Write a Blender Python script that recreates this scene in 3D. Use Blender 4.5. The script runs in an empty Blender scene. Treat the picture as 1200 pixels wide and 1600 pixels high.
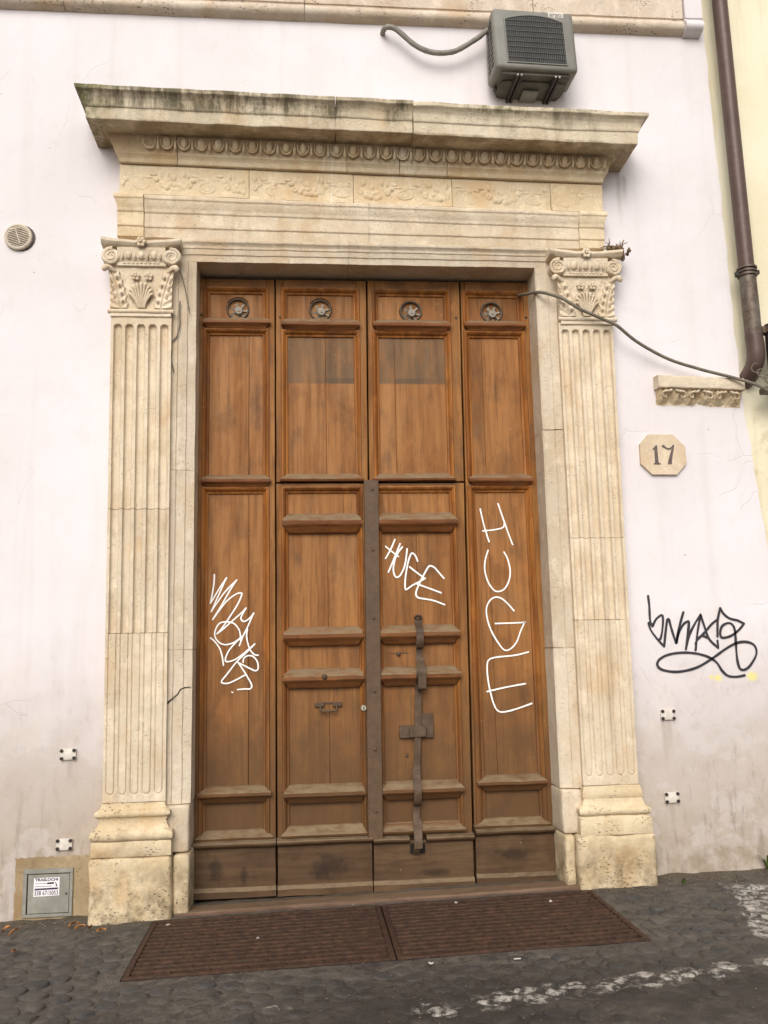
import bpy, bmesh, math, random
import numpy as np
from mathutils import Vector, Matrix, noise

random.seed(7)
R = math.radians
scene = bpy.context.scene
COL = scene.collection

# ------------------------------------------------------------------ camera, sky, sun, exposure
PITCH, YAW, ROLL = R(8.74), R(5.36), R(-1.23)
CAM = Vector((0, -5.6, 1.6))
fwd = Vector((math.sin(YAW)*math.cos(PITCH), math.cos(YAW)*math.cos(PITCH), math.sin(PITCH)))
rt0 = Vector((math.cos(YAW), -math.sin(YAW), 0))
up0 = rt0.cross(fwd)
rt = math.cos(ROLL)*rt0 + math.sin(ROLL)*up0
up = -math.sin(ROLL)*rt0 + math.cos(ROLL)*up0
cam = bpy.data.cameras.new('camera')
camo = bpy.data.objects.new('camera', cam)
COL.objects.link(camo)
camo.matrix_world = Matrix(((rt.x, up.x, -fwd.x, CAM.x), (rt.y, up.y, -fwd.y, CAM.y), (rt.z, up.z, -fwd.z, CAM.z), (0, 0, 0, 1)))
cam.sensor_fit = 'VERTICAL'
cam.sensor_height = 36
cam.lens = 1400/1600*36
cam.clip_end = 500
scene.camera = camo
scene.cycles.use_denoising = True
scene.cycles.max_bounces = 6

SUN = Vector((-0.20, -0.78, 0.57)).normalized()
world = bpy.data.worlds.new('World')
scene.world = world
world.use_nodes = True
wn = world.node_tree
bg = wn.nodes['Background']
sky = wn.nodes.new('ShaderNodeTexSky')
sky.sky_type = 'NISHITA'
sky.sun_disc = False
sky.sun_elevation = math.asin(SUN.z)
sky.sun_rotation = math.atan2(SUN.x, SUN.y)
sky.dust_density = 3.0
sky.air_density = 1.0
hs = wn.nodes.new('ShaderNodeHueSaturation')          # overcast: nearly grey sky
hs.inputs['Saturation'].default_value = 0.22
wn.links.new(sky.outputs[0], hs.inputs['Color'])
wn.links.new(hs.outputs[0], bg.inputs['Color'])
bg.inputs['Strength'].default_value = 0.12
sl = bpy.data.lights.new('sun', 'SUN')
sl.energy = 1.35
sl.angle = R(42)
sl.color = (1.0, 0.95, 0.885)
so = bpy.data.objects.new('sun', sl)
COL.objects.link(so)
so.rotation_euler = SUN.to_track_quat('Z', 'Y').to_euler()
so.location = (-3, -8, 12)
scene.view_settings.view_transform = 'Standard'
scene.view_settings.look = 'None'
scene.view_settings.gamma = 1.0
scene.view_settings.use_curve_mapping = False
scene.view_settings.exposure = 0.47

# ------------------------------------------------------------------ helpers: objects
WL = {}

def thing(name, label, cat, loc, group=None, kind=None):
    o = bpy.data.objects.new(name, None)
    o.empty_display_size = 0.1
    COL.objects.link(o)
    o.location = loc
    WL[o.name] = Vector(loc)
    o['label'] = label
    if cat: o['category'] = cat
    if group: o['group'] = group
    if kind: o['kind'] = kind
    return o

def put(name, me, loc, parent=None, rot=None, label=None, cat=None, kind=None, group=None):
    o = bpy.data.objects.new(name, me)
    COL.objects.link(o)
    loc = Vector(loc)
    WL[o.name] = loc
    if parent is not None:
        o.parent = parent
        o.location = loc - WL[parent.name]
    else:
        o.location = loc
    if rot: o.rotation_euler = rot
    if label: o['label'] = label
    if cat: o['category'] = cat
    if kind: o['kind'] = kind
    if group: o['group'] = group
    return o

def mk(name, V, F, mat, angle=38):
    me = bpy.data.meshes.new(name)
    me.from_pydata([tuple(v) for v in V], [], F)
    me.validate()
    b = bmesh.new(); b.from_mesh(me)
    bmesh.ops.recalc_face_normals(b, faces=b.faces)
    b.to_mesh(me); b.free()
    if mat: me.materials.append(mat)
    me.shade_smooth()
    me.set_sharp_from_angle(angle=R(angle))
    return me

def obj(name, VF, mat, parent=None, angle=38, warp=None, **kw):
    """link one mesh object whose vertices are given in world metres; its origin goes to the bottom middle"""
    V, F = VF
    V = [Vector(v) for v in V]
    if warp: V = [warp(v) for v in V]
    xs = [v.x for v in V]; ys = [v.y for v in V]; zs = [v.z for v in V]
    c = Vector(((min(xs)+max(xs))/2, (min(ys)+max(ys))/2, min(zs)))
    me = mk(name, [v-c for v in V], F, mat, angle)
    return put(name, me, c, parent, **kw)

def join(*parts):
    V, F = [], []
    for v, f in parts:
        n = len(V)
        V += list(v); F += [tuple(i+n for i in q) for q in f]
    return V, F

def from_bm(b):
    b.verts.index_update()
    V = [v.co.copy() for v in b.verts]
    F = [tuple(v.index for v in f.verts) for f in b.faces]
    b.free()
    return V, F

def box(x0, x1, y0, y1, z0, z1, bev=0.0, seg=1, cuts=0):
    b = bmesh.new()
    bmesh.ops.create_cube(b, size=1)
    for v in b.verts:
        v.co = Vector(((x0+x1)/2+v.co.x*(x1-x0), (y0+y1)/2+v.co.y*(y1-y0), (z0+z1)/2+v.co.z*(z1-z0)))
    if bev: bmesh.ops.bevel(b, geom=b.edges[:], offset=bev, segments=seg, affect='EDGES', profile=0.5)
    if cuts: bmesh.ops.subdivide_edges(b, edges=[e for e in b.edges if e.calc_length() > 0.08], cuts=cuts, use_grid_fill=True)
    return from_bm(b)

def wear(VF, amp=0.003, freq=9.0, amp2=0.0, seed=0.0):
    V, F = VF
    out = []
    for v in V:
        v = Vector(v)
        p = v*freq + Vector((seed, seed*2, 0))
        d = noise.noise_vector(p)*amp
        if amp2: d += noise.noise_vector(v*freq*4+Vector((7, seed, 3)))*amp2
        out.append(v+d)
    return out, F

def sweep(prof, x0, x1, n=8, left='flat', right='flat', ref=0.0, back=-0.03):
    """prof: (out, z) from bottom to top, out = projection in front of the wall plane; 'return' ends wrap round to the wall"""
    ring = list(prof) + [(back, prof[-1][1]), (back, prof[0][1])]
    m = len(prof); k = len(ring)
    st = []
    if left == 'return': st.append([(x0-(max(o, ref)-ref), 0.03 if i < m else -o, z) for i, (o, z) in enumerate(ring)])
    for s in range(n+1):
        t = s/n
        row = []
        for i, (o, z) in enumerate(ring):
            a = x0-(max(o, ref)-ref) if left == 'return' else x0
            c = x1+(max(o, ref)-ref) if right == 'return' else x1
            row.append((a+(c-a)*t, -o, z))
        st.append(row)
    if right == 'return': st.append([(x1+(max(o, ref)-ref), 0.03 if i < m else -o, z) for i, (o, z) in enumerate(ring)])
    V = [v for r in st for v in r]
    F = []
    for s in range(len(st)-1):
        for i in range(k):
            j = (i+1) % k
            F.append((s*k+i, s*k+j, (s+1)*k+j, (s+1)*k+i))
    if left != 'return': F.append(tuple(range(k-1, -1, -1)))
    if right != 'return': F.append(tuple((len(st)-1)*k+i for i in range(k)))
    return V, F

def arc(o, z, r, a0, a1, n=5):
    return [(o+r*math.cos(R(a0+(a1-a0)*i/n)), z+r*math.sin(R(a0+(a1-a0)*i/n))) for i in range(n+1)]

def relief(x0, x1, z0, z1, nx, nz, hf, y0=0.0, back=0.02, xw=None, zs=None):
    """a slab whose front face is a height field hf(x, z) (metres towards the street)"""
    xs = np.linspace(x0, x1, nx+1)
    zs = np.linspace(z0, z1, nz+1) if zs is None else np.array(zs)
    nz = len(zs)-1
    X, Z = np.meshgrid(xs, zs)
    H = hf(X, Z)
    XX = xw(X, Z) if xw else X
    V = [(float(XX[j, i]), float(y0-H[j, i]), float(Z[j, i])) for j in range(nz+1) for i in range(nx+1)]
    w = nx+1
    F = [(j*w+i, j*w+i+1, (j+1)*w+i+1, (j+1)*w+i) for j in range(nz) for i in range(nx)]
    edge = [i for i in range(w)] + [j*w+nx for j in range(1, nz+1)] + [nz*w+i for i in range(nx-1, -1, -1)] + [j*w for j in range(nz-1, 0, -1)]
    n0 = len(V)
    V += [(V[e][0], y0+back, V[e][2]) for e in edge]
    for a in range(len(edge)):
        b = (a+1) % len(edge)
        F.append((edge[a], n0+a, n0+b, edge[b]))
    F.append(tuple(n0+a for a in range(len(edge))))
    return V, F

def tube(path, r, n=8, cap=True, flat=1.0):
    """round tube along points; r a number or a list"""
    P = [Vector(p) for p in path]
    rr = r if isinstance(r, (list, tuple)) else [r]*len(P)
    V, F = [], []
    t0 = (P[1]-P[0]).normalized()
    a = t0.orthogonal().normalized()
    for i, p in enumerate(P):
        t = (P[min(i+1, len(P)-1)]-P[max(i-1, 0)]).normalized()
        a = (a - t*a.dot(t)).normalized()
        b = t.cross(a)
        for k in range(n):
            th = 2*math.pi*k/n
            V.append(p + (a*math.cos(th) + b*math.sin(th)*flat)*rr[i])
    for i in range(len(P)-1):
        for k in range(n):
            l = (k+1) % n
            F.append((i*n+k, i*n+l, (i+1)*n+l, (i+1)*n+k))
    if cap:
        F.append(tuple(range(n-1, -1, -1)))
        F.append(tuple((len(P)-1)*n+k for k in range(n)))
    return V, F

def crom(pts, sub=6):
    P = [Vector(p) for p in pts]
    if len(P) < 3: return P
    out = []
    for i in range(len(P)-1):
        p0 = P[max(i-1, 0)]; p1 = P[i]; p2 = P[i+1]; p3 = P[min(i+2, len(P)-1)]
        for s in range(sub):
            t = s/sub
            out.append(0.5*((2*p1)+(p2-p0)*t+(2*p0-5*p1+4*p2-p3)*t*t+(3*p1-p0-3*p2+p3)*t**3))
    out.append(P[-1])
    return out

def lathe(prof, seg=24, axis='y', c=(0, 0, 0)):
    """prof: (radius, along) ; spun round the axis through c"""
    V, F = [], []
    for (r, h) in prof:
        for k in range(seg):
            a = 2*math.pi*k/seg
            if axis == 'y': V.append((c[0]+r*math.cos(a), c[1]+h, c[2]+r*math.sin(a)))
            else: V.append((c[0]+r*math.cos(a), c[1]+r*math.sin(a), c[2]+h))
    for i in range(len(prof)-1):
        for k in range(seg):
            l = (k+1) % seg
            F.append((i*seg+k, i*seg+l, (i+1)*seg+l, (i+1)*seg+k))
    F.append(tuple(range(seg-1, -1, -1)))
    F.append(tuple((len(prof)-1)*seg+k for k in range(seg)))
    return V, F

def ellip(c, rx, ry, rz, nu=10, nv=7):
    V, F = [], []
    c = Vector(c)
    for j in range(1, nv):
        ph = math.pi*j/nv
        for i in range(nu):
            th = 2*math.pi*i/nu
            V.append(c+Vector((rx*math.sin(ph)*math.cos(th), ry*math.sin(ph)*math.sin(th), rz*math.cos(ph))))
    V += [c+Vector((0, 0, rz)), c-Vector((0, 0, rz))]
    t, b = len(V)-2, len(V)-1
    for j in range(nv-2):
        for i in range(nu):
            k = (i+1) % nu
            F.append((j*nu+i, j*nu+k, (j+1)*nu+k, (j+1)*nu+i))
    for i in range(nu):
        k = (i+1) % nu
        F.append((t, k, i)); F.append((b, (nv-2)*nu+i, (nv-2)*nu+k))
    return V, F

def ribbon(strokes, y, w, sub=5, wv=0.15):
    """flat painted line: strokes are lists of (x, z); a thin film with round ends"""
    V, F = [], []
    for q, st in enumerate(strokes):
        segs, cur = [], [st[0]]
        for i in range(1, len(st)):
            cur.append(st[i])
            if 0 < i < len(st)-1:
                a = Vector(st[i])-Vector(st[i-1]); b = Vector(st[i+1])-Vector(st[i])
                if a.length > 1e-6 and b.length > 1e-6 and a.angle(b) > R(100):
                    segs.append(cur); cur = [st[i]]
        segs.append(cur)
        for sgi, sg in enumerate(segs):
            P = crom([Vector((p[0], p[1])) for p in sg], sub)
            P = [p for i, p in enumerate(P) if i == 0 or (p-P[i-1]).length > 1e-5]
            yy = y - 0.00015*(q*3+sgi)
            n0 = len(V)
            for i, p in enumerate(P):
                t = (P[min(i+1, len(P)-1)]-P[max(i-1, 0)])
                if t.length < 1e-6: t = Vector((0, 1))
                t.normalize()
                nrm = Vector((-t.y, t.x))
                ww = w*(1+wv*noise.noise(Vector((p.x*14, p.y*14, q))))/2
                V.append((p.x+nrm.x*ww, yy, p.y+nrm.y*ww)); V.append((p.x-nrm.x*ww, yy, p.y-nrm.y*ww))
            for i in range(len(P)-1):
                F.append((n0+2*i, n0+2*i+1, n0+2*i+3, n0+2*i+2))
            for p in (P[0], P[-1]):
                n1 = len(V)
                for k in range(8): V.append((p.x+w/2*math.cos(k*math.pi/4), yy-0.00006, p.y+w/2*math.sin(k*math.pi/4)))
                F.append(tuple(range(n1, n1+8)))
    return V, F

def plate(poly, y0, y1):
    """extruded polygon in the facade plane: poly of (x, z), front at y0, back at y1"""
    n = len(poly)
    V = [(x, y0, z) for x, z in poly] + [(x, y1, z) for x, z in poly]
    F = [tuple(range(n)), tuple(range(2*n-1, n-1, -1))]
    F += [(i, n+i, n+(i+1) % n, (i+1) % n) for i in range(n)]
    return V, F

def frame_ring(x0, x1, z0, z1, prof, y):
    """mitred picture-frame moulding; (x0..z1) is the inner rectangle, prof (offset outward, projection)"""
    V, F = [], []
    for (t, o) in prof:
        V += [(x0-t, y-o, z0-t), (x1+t, y-o, z0-t), (x1+t, y-o, z1+t), (x0-t, y-o, z1+t)]
    for i in range(len(prof)-1):
        for k in range(4):
            l = (k+1) % 4
            F.append((i*4+k, i*4+l, (i+1)*4+l, (i+1)*4+k))
    return V, F

def text_mesh(s, size, x, z, y, w=None, bold=0.0, mat=None, name='lettering', parent=None):
    cu = bpy.data.curves.new('lettering_curve', 'FONT')
    cu.body = s; cu.size = size; cu.offset = bold; cu.resolution_u = 3
    t = bpy.data.objects.new('lettering_tmp', cu)
    COL.objects.link(t)
    dg = bpy.context.evaluated_depsgraph_get()
    me = bpy.data.meshes.new_from_object(t.evaluated_get(dg))
    V = [v.co.copy() for v in me.vertices]; F = [tuple(p.vertices) for p in me.polygons]
    bpy.data.objects.remove(t); bpy.data.meshes.remove(me); bpy.data.curves.remove(cu)
    mx = max(v.x for v in V); mn = min(v.x for v in V)
    k = (w/(mx-mn)) if w else 1.0
    return [(x+(v.x-mn)*k, y, z+v.y) for v in V], F

# ------------------------------------------------------------------ helpers: materials
class Mat:
    def __init__(s, name, rough=0.8):
        s.m = bpy.data.materials.new(name); s.m.use_nodes = True
        s.nt = s.m.node_tree; s.nt.nodes.clear()
        s.bsdf = s.nt.nodes.new('ShaderNodeBsdfPrincipled')
        o = s.nt.nodes.new('ShaderNodeOutputMaterial')
        s.nt.links.new(s.bsdf.outputs[0], o.inputs[0])
        s.bsdf.inputs['Roughness'].default_value = rough
        s.bsdf.inputs['Specular IOR Level'].default_value = 0.3
        g = s.nt.nodes.new('ShaderNodeNewGeometry')
        s.pos = g.outputs['Position']; s.nrm = g.outputs['Normal']
        sp = s.nt.nodes.new('ShaderNodeSeparateXYZ'); s.link(s.pos, sp.inputs[0])
        s.x, s.y, s.z = sp.outputs
        oi = s.nt.nodes.new('ShaderNodeObjectInfo'); s.rand = oi.outputs['Random']
    def link(s, a, b):
        if isinstance(a, bpy.types.NodeSocket): s.nt.links.new(a, b)
        elif isinstance(a, (tuple, list)) and len(a) == 3 and b.type == 'RGBA': b.default_value = (*a, 1)
        else: b.default_value = a
    def math(s, op, a, b=0.0, clamp=False):
        n = s.nt.nodes.new('ShaderNodeMath'); n.operation = op; n.use_clamp = clamp
        s.link(a, n.inputs[0]); s.link(b, n.inputs[1]); return n.outputs[0]
    def mul(s, a, b): return s.math('MULTIPLY', a, b)
    def add(s, a, b): return s.math('ADD', a, b)
    def inv(s, a): return s.math('SUBTRACT', 1.0, a)
    def mx(s, a, b): return s.math('MAXIMUM', a, b)
    def step(s, v, a, b, lo=0.0, hi=1.0):
        n = s.nt.nodes.new('ShaderNodeMapRange'); n.interpolation_type = 'SMOOTHSTEP'
        s.link(v, n.inputs[0])
        if a > b: a, b, lo, hi = b, a, hi, lo
        for i, q in enumerate((a, b, lo, hi)): n.inputs[i+1].default_value = q
        return n.outputs[0]
    def vec(s, sc, off=None):
        n = s.nt.nodes.new('ShaderNodeVectorMath'); n.operation = 'MULTIPLY'
        s.link(s.pos, n.inputs[0]); n.inputs[1].default_value = sc
        r = n.outputs[0]
        if off is not None:
            a = s.nt.nodes.new('ShaderNodeVectorMath'); a.operation = 'ADD'
            s.link(r, a.inputs[0]); s.link(off, a.inputs[1]); r = a.outputs[0]
        return r
    def off(s, k=37.0):
        c = s.nt.nodes.new('ShaderNodeCombineXYZ'); q = s.mul(s.rand, k)
        for i in range(3): s.link(q, c.inputs[i])
        return c.outputs[0]
    def noise(s, sc=(1, 1, 1), detail=4.0, rough=0.55, off=None, dist=0.0):
        if not isinstance(sc, (tuple, list)): sc = (sc, sc, sc)
        n = s.nt.nodes.new('ShaderNodeTexNoise')
        n.inputs['Scale'].default_value = 1.0; n.inputs['Detail'].default_value = detail
        n.inputs['Roughness'].default_value = rough; n.inputs['Distortion'].default_value = dist
        s.link(s.vec(sc, off), n.inputs['Vector']); return n.outputs[0]
    def voro(s, sc, feature='F1', rnd=1.0, off=None):
        if not isinstance(sc, (tuple, list)): sc = (sc, sc, sc)
        n = s.nt.nodes.new('ShaderNodeTexVoronoi'); n.feature = feature
        n.inputs['Scale'].default_value = 1.0
        s.link(s.vec(sc, off), n.inputs['Vector']); return n.outputs[0]
    def mix(s, f, a, b, mode='MIX'):
        n = s.nt.nodes.new('ShaderNodeMix'); n.data_type = 'RGBA'; n.blend_type = mode
        s.link(f, n.inputs[0]); s.link(a, n.inputs[6]); s.link(b, n.inputs[7]); return n.outputs[2]
    def box(s, x0, x1, z0, z1, soft=0.02):
        a = s.mul(s.step(s.x, x0-soft, x0+soft), s.step(s.x, x1+soft, x1-soft))
        b = s.mul(s.step(s.z, z0-soft, z0+soft), s.step(s.z, z1+soft, z1-soft))
        return s.mul(a, b)
    def bump(s, h, dist=0.01, strength=1.0, prev=None):
        n = s.nt.nodes.new('ShaderNodeBump'); n.inputs['Distance'].default_value = dist
        n.inputs['Strength'].default_value = strength
        s.link(h, n.inputs['Height'])
        if prev: s.link(prev, n.inputs['Normal'])
        return n.outputs[0]
    def out(s, color, rough=None, normal=None, metal=None):
        s.link(color, s.bsdf.inputs['Base Color'])
        if rough is not None: s.link(rough, s.bsdf.inputs['Roughness'])
        if normal is not None: s.link(normal, s.bsdf.inputs['Normal'])
        if metal is not None: s.link(metal, s.bsdf.inputs['Metallic'])
        return s.m

def m_plain(name, col, rough=0.6, metal=0.0, var=0.15, sc=30, bump=0.0006):
    m = Mat(name, rough)
    n = m.noise(sc, 5, 0.6)
    big = m.noise(sc*0.2, 3)
    c = m.mix(m.step(n, 0.3, 0.75), tuple(q*(1-var) for q in col), tuple(min(1, q*(1+var)) for q in col))
    c = m.mix(m.mul(m.step(big, 0.45, 0.8), 0.5), c, tuple(q*(1-2*var) for q in col))
    return m.out(c, rough, m.bump(n, bump), metal)

def m_stone(name, c1, c2, grime, grime_amt=0.35, pits=0.3, streak=0.3, low=0.0, moss=False, lime=False, lichen=0.0):
    m = Mat(name, 0.85)
    of = m.off()
    big = m.noise(2.3, 5, 0.6, of)
    fine = m.noise(45, 5, 0.65, of)
    c = m.mix(m.step(big, 0.35, 0.68), c1, c2)
    c = m.mix(m.mul(m.step(fine, 0.45, 0.8), 0.28), c, tuple(q*0.72 for q in c2))
    t = m.add(0.90, m.mul(m.rand, 0.12))
    c = m.mix(1.0, c, m.mix(t, (0, 0, 0), (1, 1, 1)), 'MULTIPLY')
    ml = m.noise((9, 9, 7), 6, 0.68, of)
    c = m.mix(m.mul(m.step(ml, 0.50, 0.66), 0.55), c, tuple(min(1, q*1.13+0.02) for q in c1))
    c = m.mix(m.mul(m.step(m.noise((3.6, 3.6, 2.4), 5, 0.62, of), 0.52, 0.68), 0.6), c, (c2[0]*0.92, c2[1]*0.80, c2[2]*0.66))
    # vertical water streaks
    st = m.noise((13, 13, 0.9), 5, 0.6)
    st2 = m.noise(3.0, 3, 0.5)
    sm = m.mul(m.step(st, 0.5, 0.72), m.step(st2, 0.35, 0.6))
    c = m.mix(m.mul(sm, streak), c, grime)
    # blotchy grime
    g = m.noise(6, 7, 0.7, of)
    c = m.mix(m.mul(m.step(g, 0.53, 0.75), grime_amt), c, grime)
    g2 = m.noise((34, 34, 30), 6, 0.72, of)
    c = m.mix(m.mul(m.step(g2, 0.58, 0.72), grime_amt*0.8), c, grime)
    if low:
        lo = m.mul(m.step(m.z, 0.62, 0.12), m.step(m.noise(9, 6, 0.7), 0.38, 0.66))
        c = m.mix(m.mul(lo, low), c, (0.13, 0.095, 0.05))
    if moss:
        zz = m.add(m.z, m.mul(m.add(m.x, 1.2), 0.0165))
        s1 = m.noise((11, 4, 3.0), 7, 0.72)
        s2 = m.noise((2.6, 2, 0.4), 4, 0.6)
        cy = m.step(m.add(zz, m.mul(m.math('SUBTRACT', m.noise((30, 8, 4), 4), 0.5), 0.06)), 4.955, 5.0, 0.22, 1.0)
        mm = m.mul(m.mul(m.step(s1, 0.33, 0.56), m.step(m.add(s2, m.step(m.x, 1.0, -1.0, 0, 0.28)), 0.48, 0.64)), cy)
        c = m.mix(m.mul(mm, 0.9), c, (0.105, 0.088, 0.046))
        so_ = m.mul(m.step(zz, 4.912, 4.902), m.step(m.noise(7, 5, 0.65), 0.35, 0.6))
        c = m.mix(m.mul(so_, 0.6), c, (0.24, 0.165, 0.085))
        tp = m.mul(m.step(zz, 5.066, 5.082), m.step(m.noise((30, 20, 12), 5, 0.7), 0.42, 0.6))
        c = m.mix(m.mul(tp, 0.6), c, (0.14, 0.125, 0.07))
        k = m.noise((26, 26, 18), 5, 0.65)
        gm = m.mul(m.mul(m.step(m.x, 0.95, 1.15), m.step(m.x, 1.75, 1.35)), m.step(k, 0.42, 0.64))
        gm = m.mul(gm, m.step(m.add(zz, m.mul(m.math('SUBTRACT', s1, 0.5), 0.16)), 4.98, 5.07, 0.1, 1.0))
        gm = m.mx(gm, m.mul(m.step(m.x, -1.1, -1.36), m.step(k, 0.4, 0.6)))
        c = m.mix(m.mul(gm, 0.7), c, (0.12, 0.125, 0.035))
    if lime:
        k = m.noise((30, 8, 3), 4, 0.6)
        lm = m.mx(m.mul(m.step(m.x, 0.10, 0.19), m.step(m.x, 0.32, 0.22)), m.mul(m.step(m.x, 0.56, 0.68), m.step(m.x, 0.84, 0.72)))
        c = m.mix(m.mul(m.mul(lm, m.step(k, 0.42, 0.66)), 0.6), c, (0.74, 0.68, 0.55))
    if lichen:
        k = m.noise(14, 6, 0.7, of)
        c = m.mix(m.mul(m.step(k, 0.6, 0.68), lichen), c, (0.2, 0.15, 0.08))
    # travertine pits
    v = m.voro((38, 38, 75), 'F1', 1.0, of)
    pm = m.mul(m.step(v, 0.30, 0.16), m.step(m.noise(7, 3, 0.5, of), 0.48, 0.62))
    c = m.mix(m.mul(pm, pits), c, (0.12, 0.085, 0.05))
    # hairline cracks
    h = m.add(m.mul(fine, 0.35), m.mul(m.noise(14, 5, 0.6, of), 0.6))
    h = m.math('SUBTRACT', h, m.mul(pm, pits))
    h = m.add(h, m.mul(g2, 0.5))
    return m.out(c, 0.85, m.bump(h, 0.009, 0.9))

# ------------------------------------------------------------------ graffiti strokes, (x, z) in metres on the facade
TAG_LEFT = [
  [(-0.552,2.097),(-0.554,2.047),(-0.564,1.975),(-0.575,1.915),(-0.551,1.955),(-0.516,2.014),(-0.475,2.076),(-0.503,2.014),(-0.541,1.928),(-0.570,1.862),(-0.535,1.915),(-0.483,1.987),(-0.411,2.060),(-0.450,2.000),(-0.502,1.908),(-0.560,1.812)],
  [(-0.560,1.812),(-0.515,1.875),(-0.469,1.931),(-0.417,1.969),(-0.385,1.977),(-0.379,1.965),(-0.404,1.906),(-0.449,1.835),(-0.501,1.758),(-0.533,1.722),(-0.495,1.751),(-0.430,1.808),(-0.378,1.853),(-0.352,1.881)],
  [(-0.352,1.881),(-0.371,1.847),(-0.384,1.817),(-0.371,1.798),(-0.352,1.800),(-0.325,1.820),(-0.303,1.849),(-0.325,1.800),(-0.345,1.755),(-0.371,1.703),(-0.393,1.645)],
  [(-0.342,1.748),(-0.348,1.709),(-0.341,1.663),(-0.325,1.617),(-0.299,1.588),(-0.276,1.583)],
  [(-0.387,1.680),(-0.387,1.710),(-0.397,1.749),(-0.430,1.786),(-0.482,1.796),(-0.521,1.784),(-0.545,1.739),(-0.543,1.700),(-0.517,1.667),(-0.481,1.653),(-0.436,1.662),(-0.403,1.681),(-0.377,1.703)],
  [(-0.573,1.697),(-0.546,1.674),(-0.516,1.631),(-0.500,1.582),(-0.491,1.525)],
  [(-0.377,1.703),(-0.416,1.665),(-0.455,1.620),(-0.477,1.575),(-0.477,1.550),(-0.455,1.548),(-0.416,1.561),(-0.371,1.592),(-0.325,1.630),(-0.296,1.654),(-0.338,1.611),(-0.409,1.545),(-0.467,1.472),(-0.502,1.428),(-0.493,1.415),(-0.460,1.414),(-0.409,1.435),(-0.357,1.462)],
  [(-0.369,1.541),(-0.364,1.566),(-0.338,1.582),(-0.306,1.575),(-0.280,1.542),(-0.276,1.500),(-0.292,1.487),(-0.325,1.501),(-0.400,1.540),(-0.370,1.496),(-0.338,1.443),(-0.315,1.398),(-0.325,1.376),(-0.357,1.376),(-0.402,1.373)],
  [(-0.438,1.359),(-0.433,1.356)],
]
TAG_MID = [
  [(0.610,2.310),(0.579,2.243),(0.546,2.187)],
  [(0.643,2.282),(0.607,2.197),(0.562,2.097)],
  [(0.548,2.265),(0.587,2.232),(0.630,2.198)],
  [(0.657,2.260),(0.624,2.217),(0.602,2.163),(0.595,2.113),(0.602,2.076),(0.616,2.063),(0.638,2.075),(0.664,2.121),(0.678,2.175),(0.688,2.248)],
  [(0.755,2.166),(0.743,2.199),(0.725,2.218),(0.712,2.212),(0.694,2.166),(0.678,2.095),(0.670,2.037),(0.669,1.992),(0.677,1.983),(0.715,2.008),(0.762,2.032),(0.802,2.054)],
  [(0.702,2.129),(0.743,2.095),(0.792,2.059)],
  [(0.924,2.052),(0.894,2.088),(0.865,2.122),(0.841,2.134),(0.824,2.127),(0.793,2.077),(0.762,2.019),(0.742,1.974),(0.739,1.945),(0.755,1.928),(0.801,1.919),(0.855,1.908),(0.923,1.881)],
  [(0.743,2.019),(0.815,1.992),(0.903,1.958)],
]
TAG_RIGHT = [
  [(1.182,2.508),(1.202,2.404),(1.233,2.289)],
  [(1.303,2.543),(1.334,2.441),(1.364,2.345),(1.390,2.268)],
  [(1.194,2.361),(1.263,2.367),(1.322,2.379),(1.337,2.395),(1.341,2.422)],
  [(1.224,2.232),(1.202,2.165),(1.197,2.099),(1.216,2.023),(1.252,1.971),(1.285,1.961),(1.324,1.979),(1.355,2.031),(1.366,2.097),(1.352,2.173),(1.330,2.219)],
  [(1.380,1.833),(1.344,1.876),(1.302,1.914),(1.260,1.924),(1.221,1.901),(1.197,1.845),(1.206,1.761),(1.236,1.682),(1.285,1.602),(1.317,1.579),(1.356,1.596),(1.391,1.637),(1.418,1.702),(1.447,1.757),(1.447,1.757),(1.382,1.755),(1.253,1.753)],
  [(1.464,1.566),(1.373,1.547),(1.249,1.537),(1.201,1.521),(1.188,1.485),(1.189,1.412),(1.202,1.320),(1.223,1.238),(1.249,1.197),(1.291,1.191),(1.367,1.207),(1.470,1.239)],
  [(1.181,1.321),(1.297,1.344),(1.435,1.365)],
]
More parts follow.
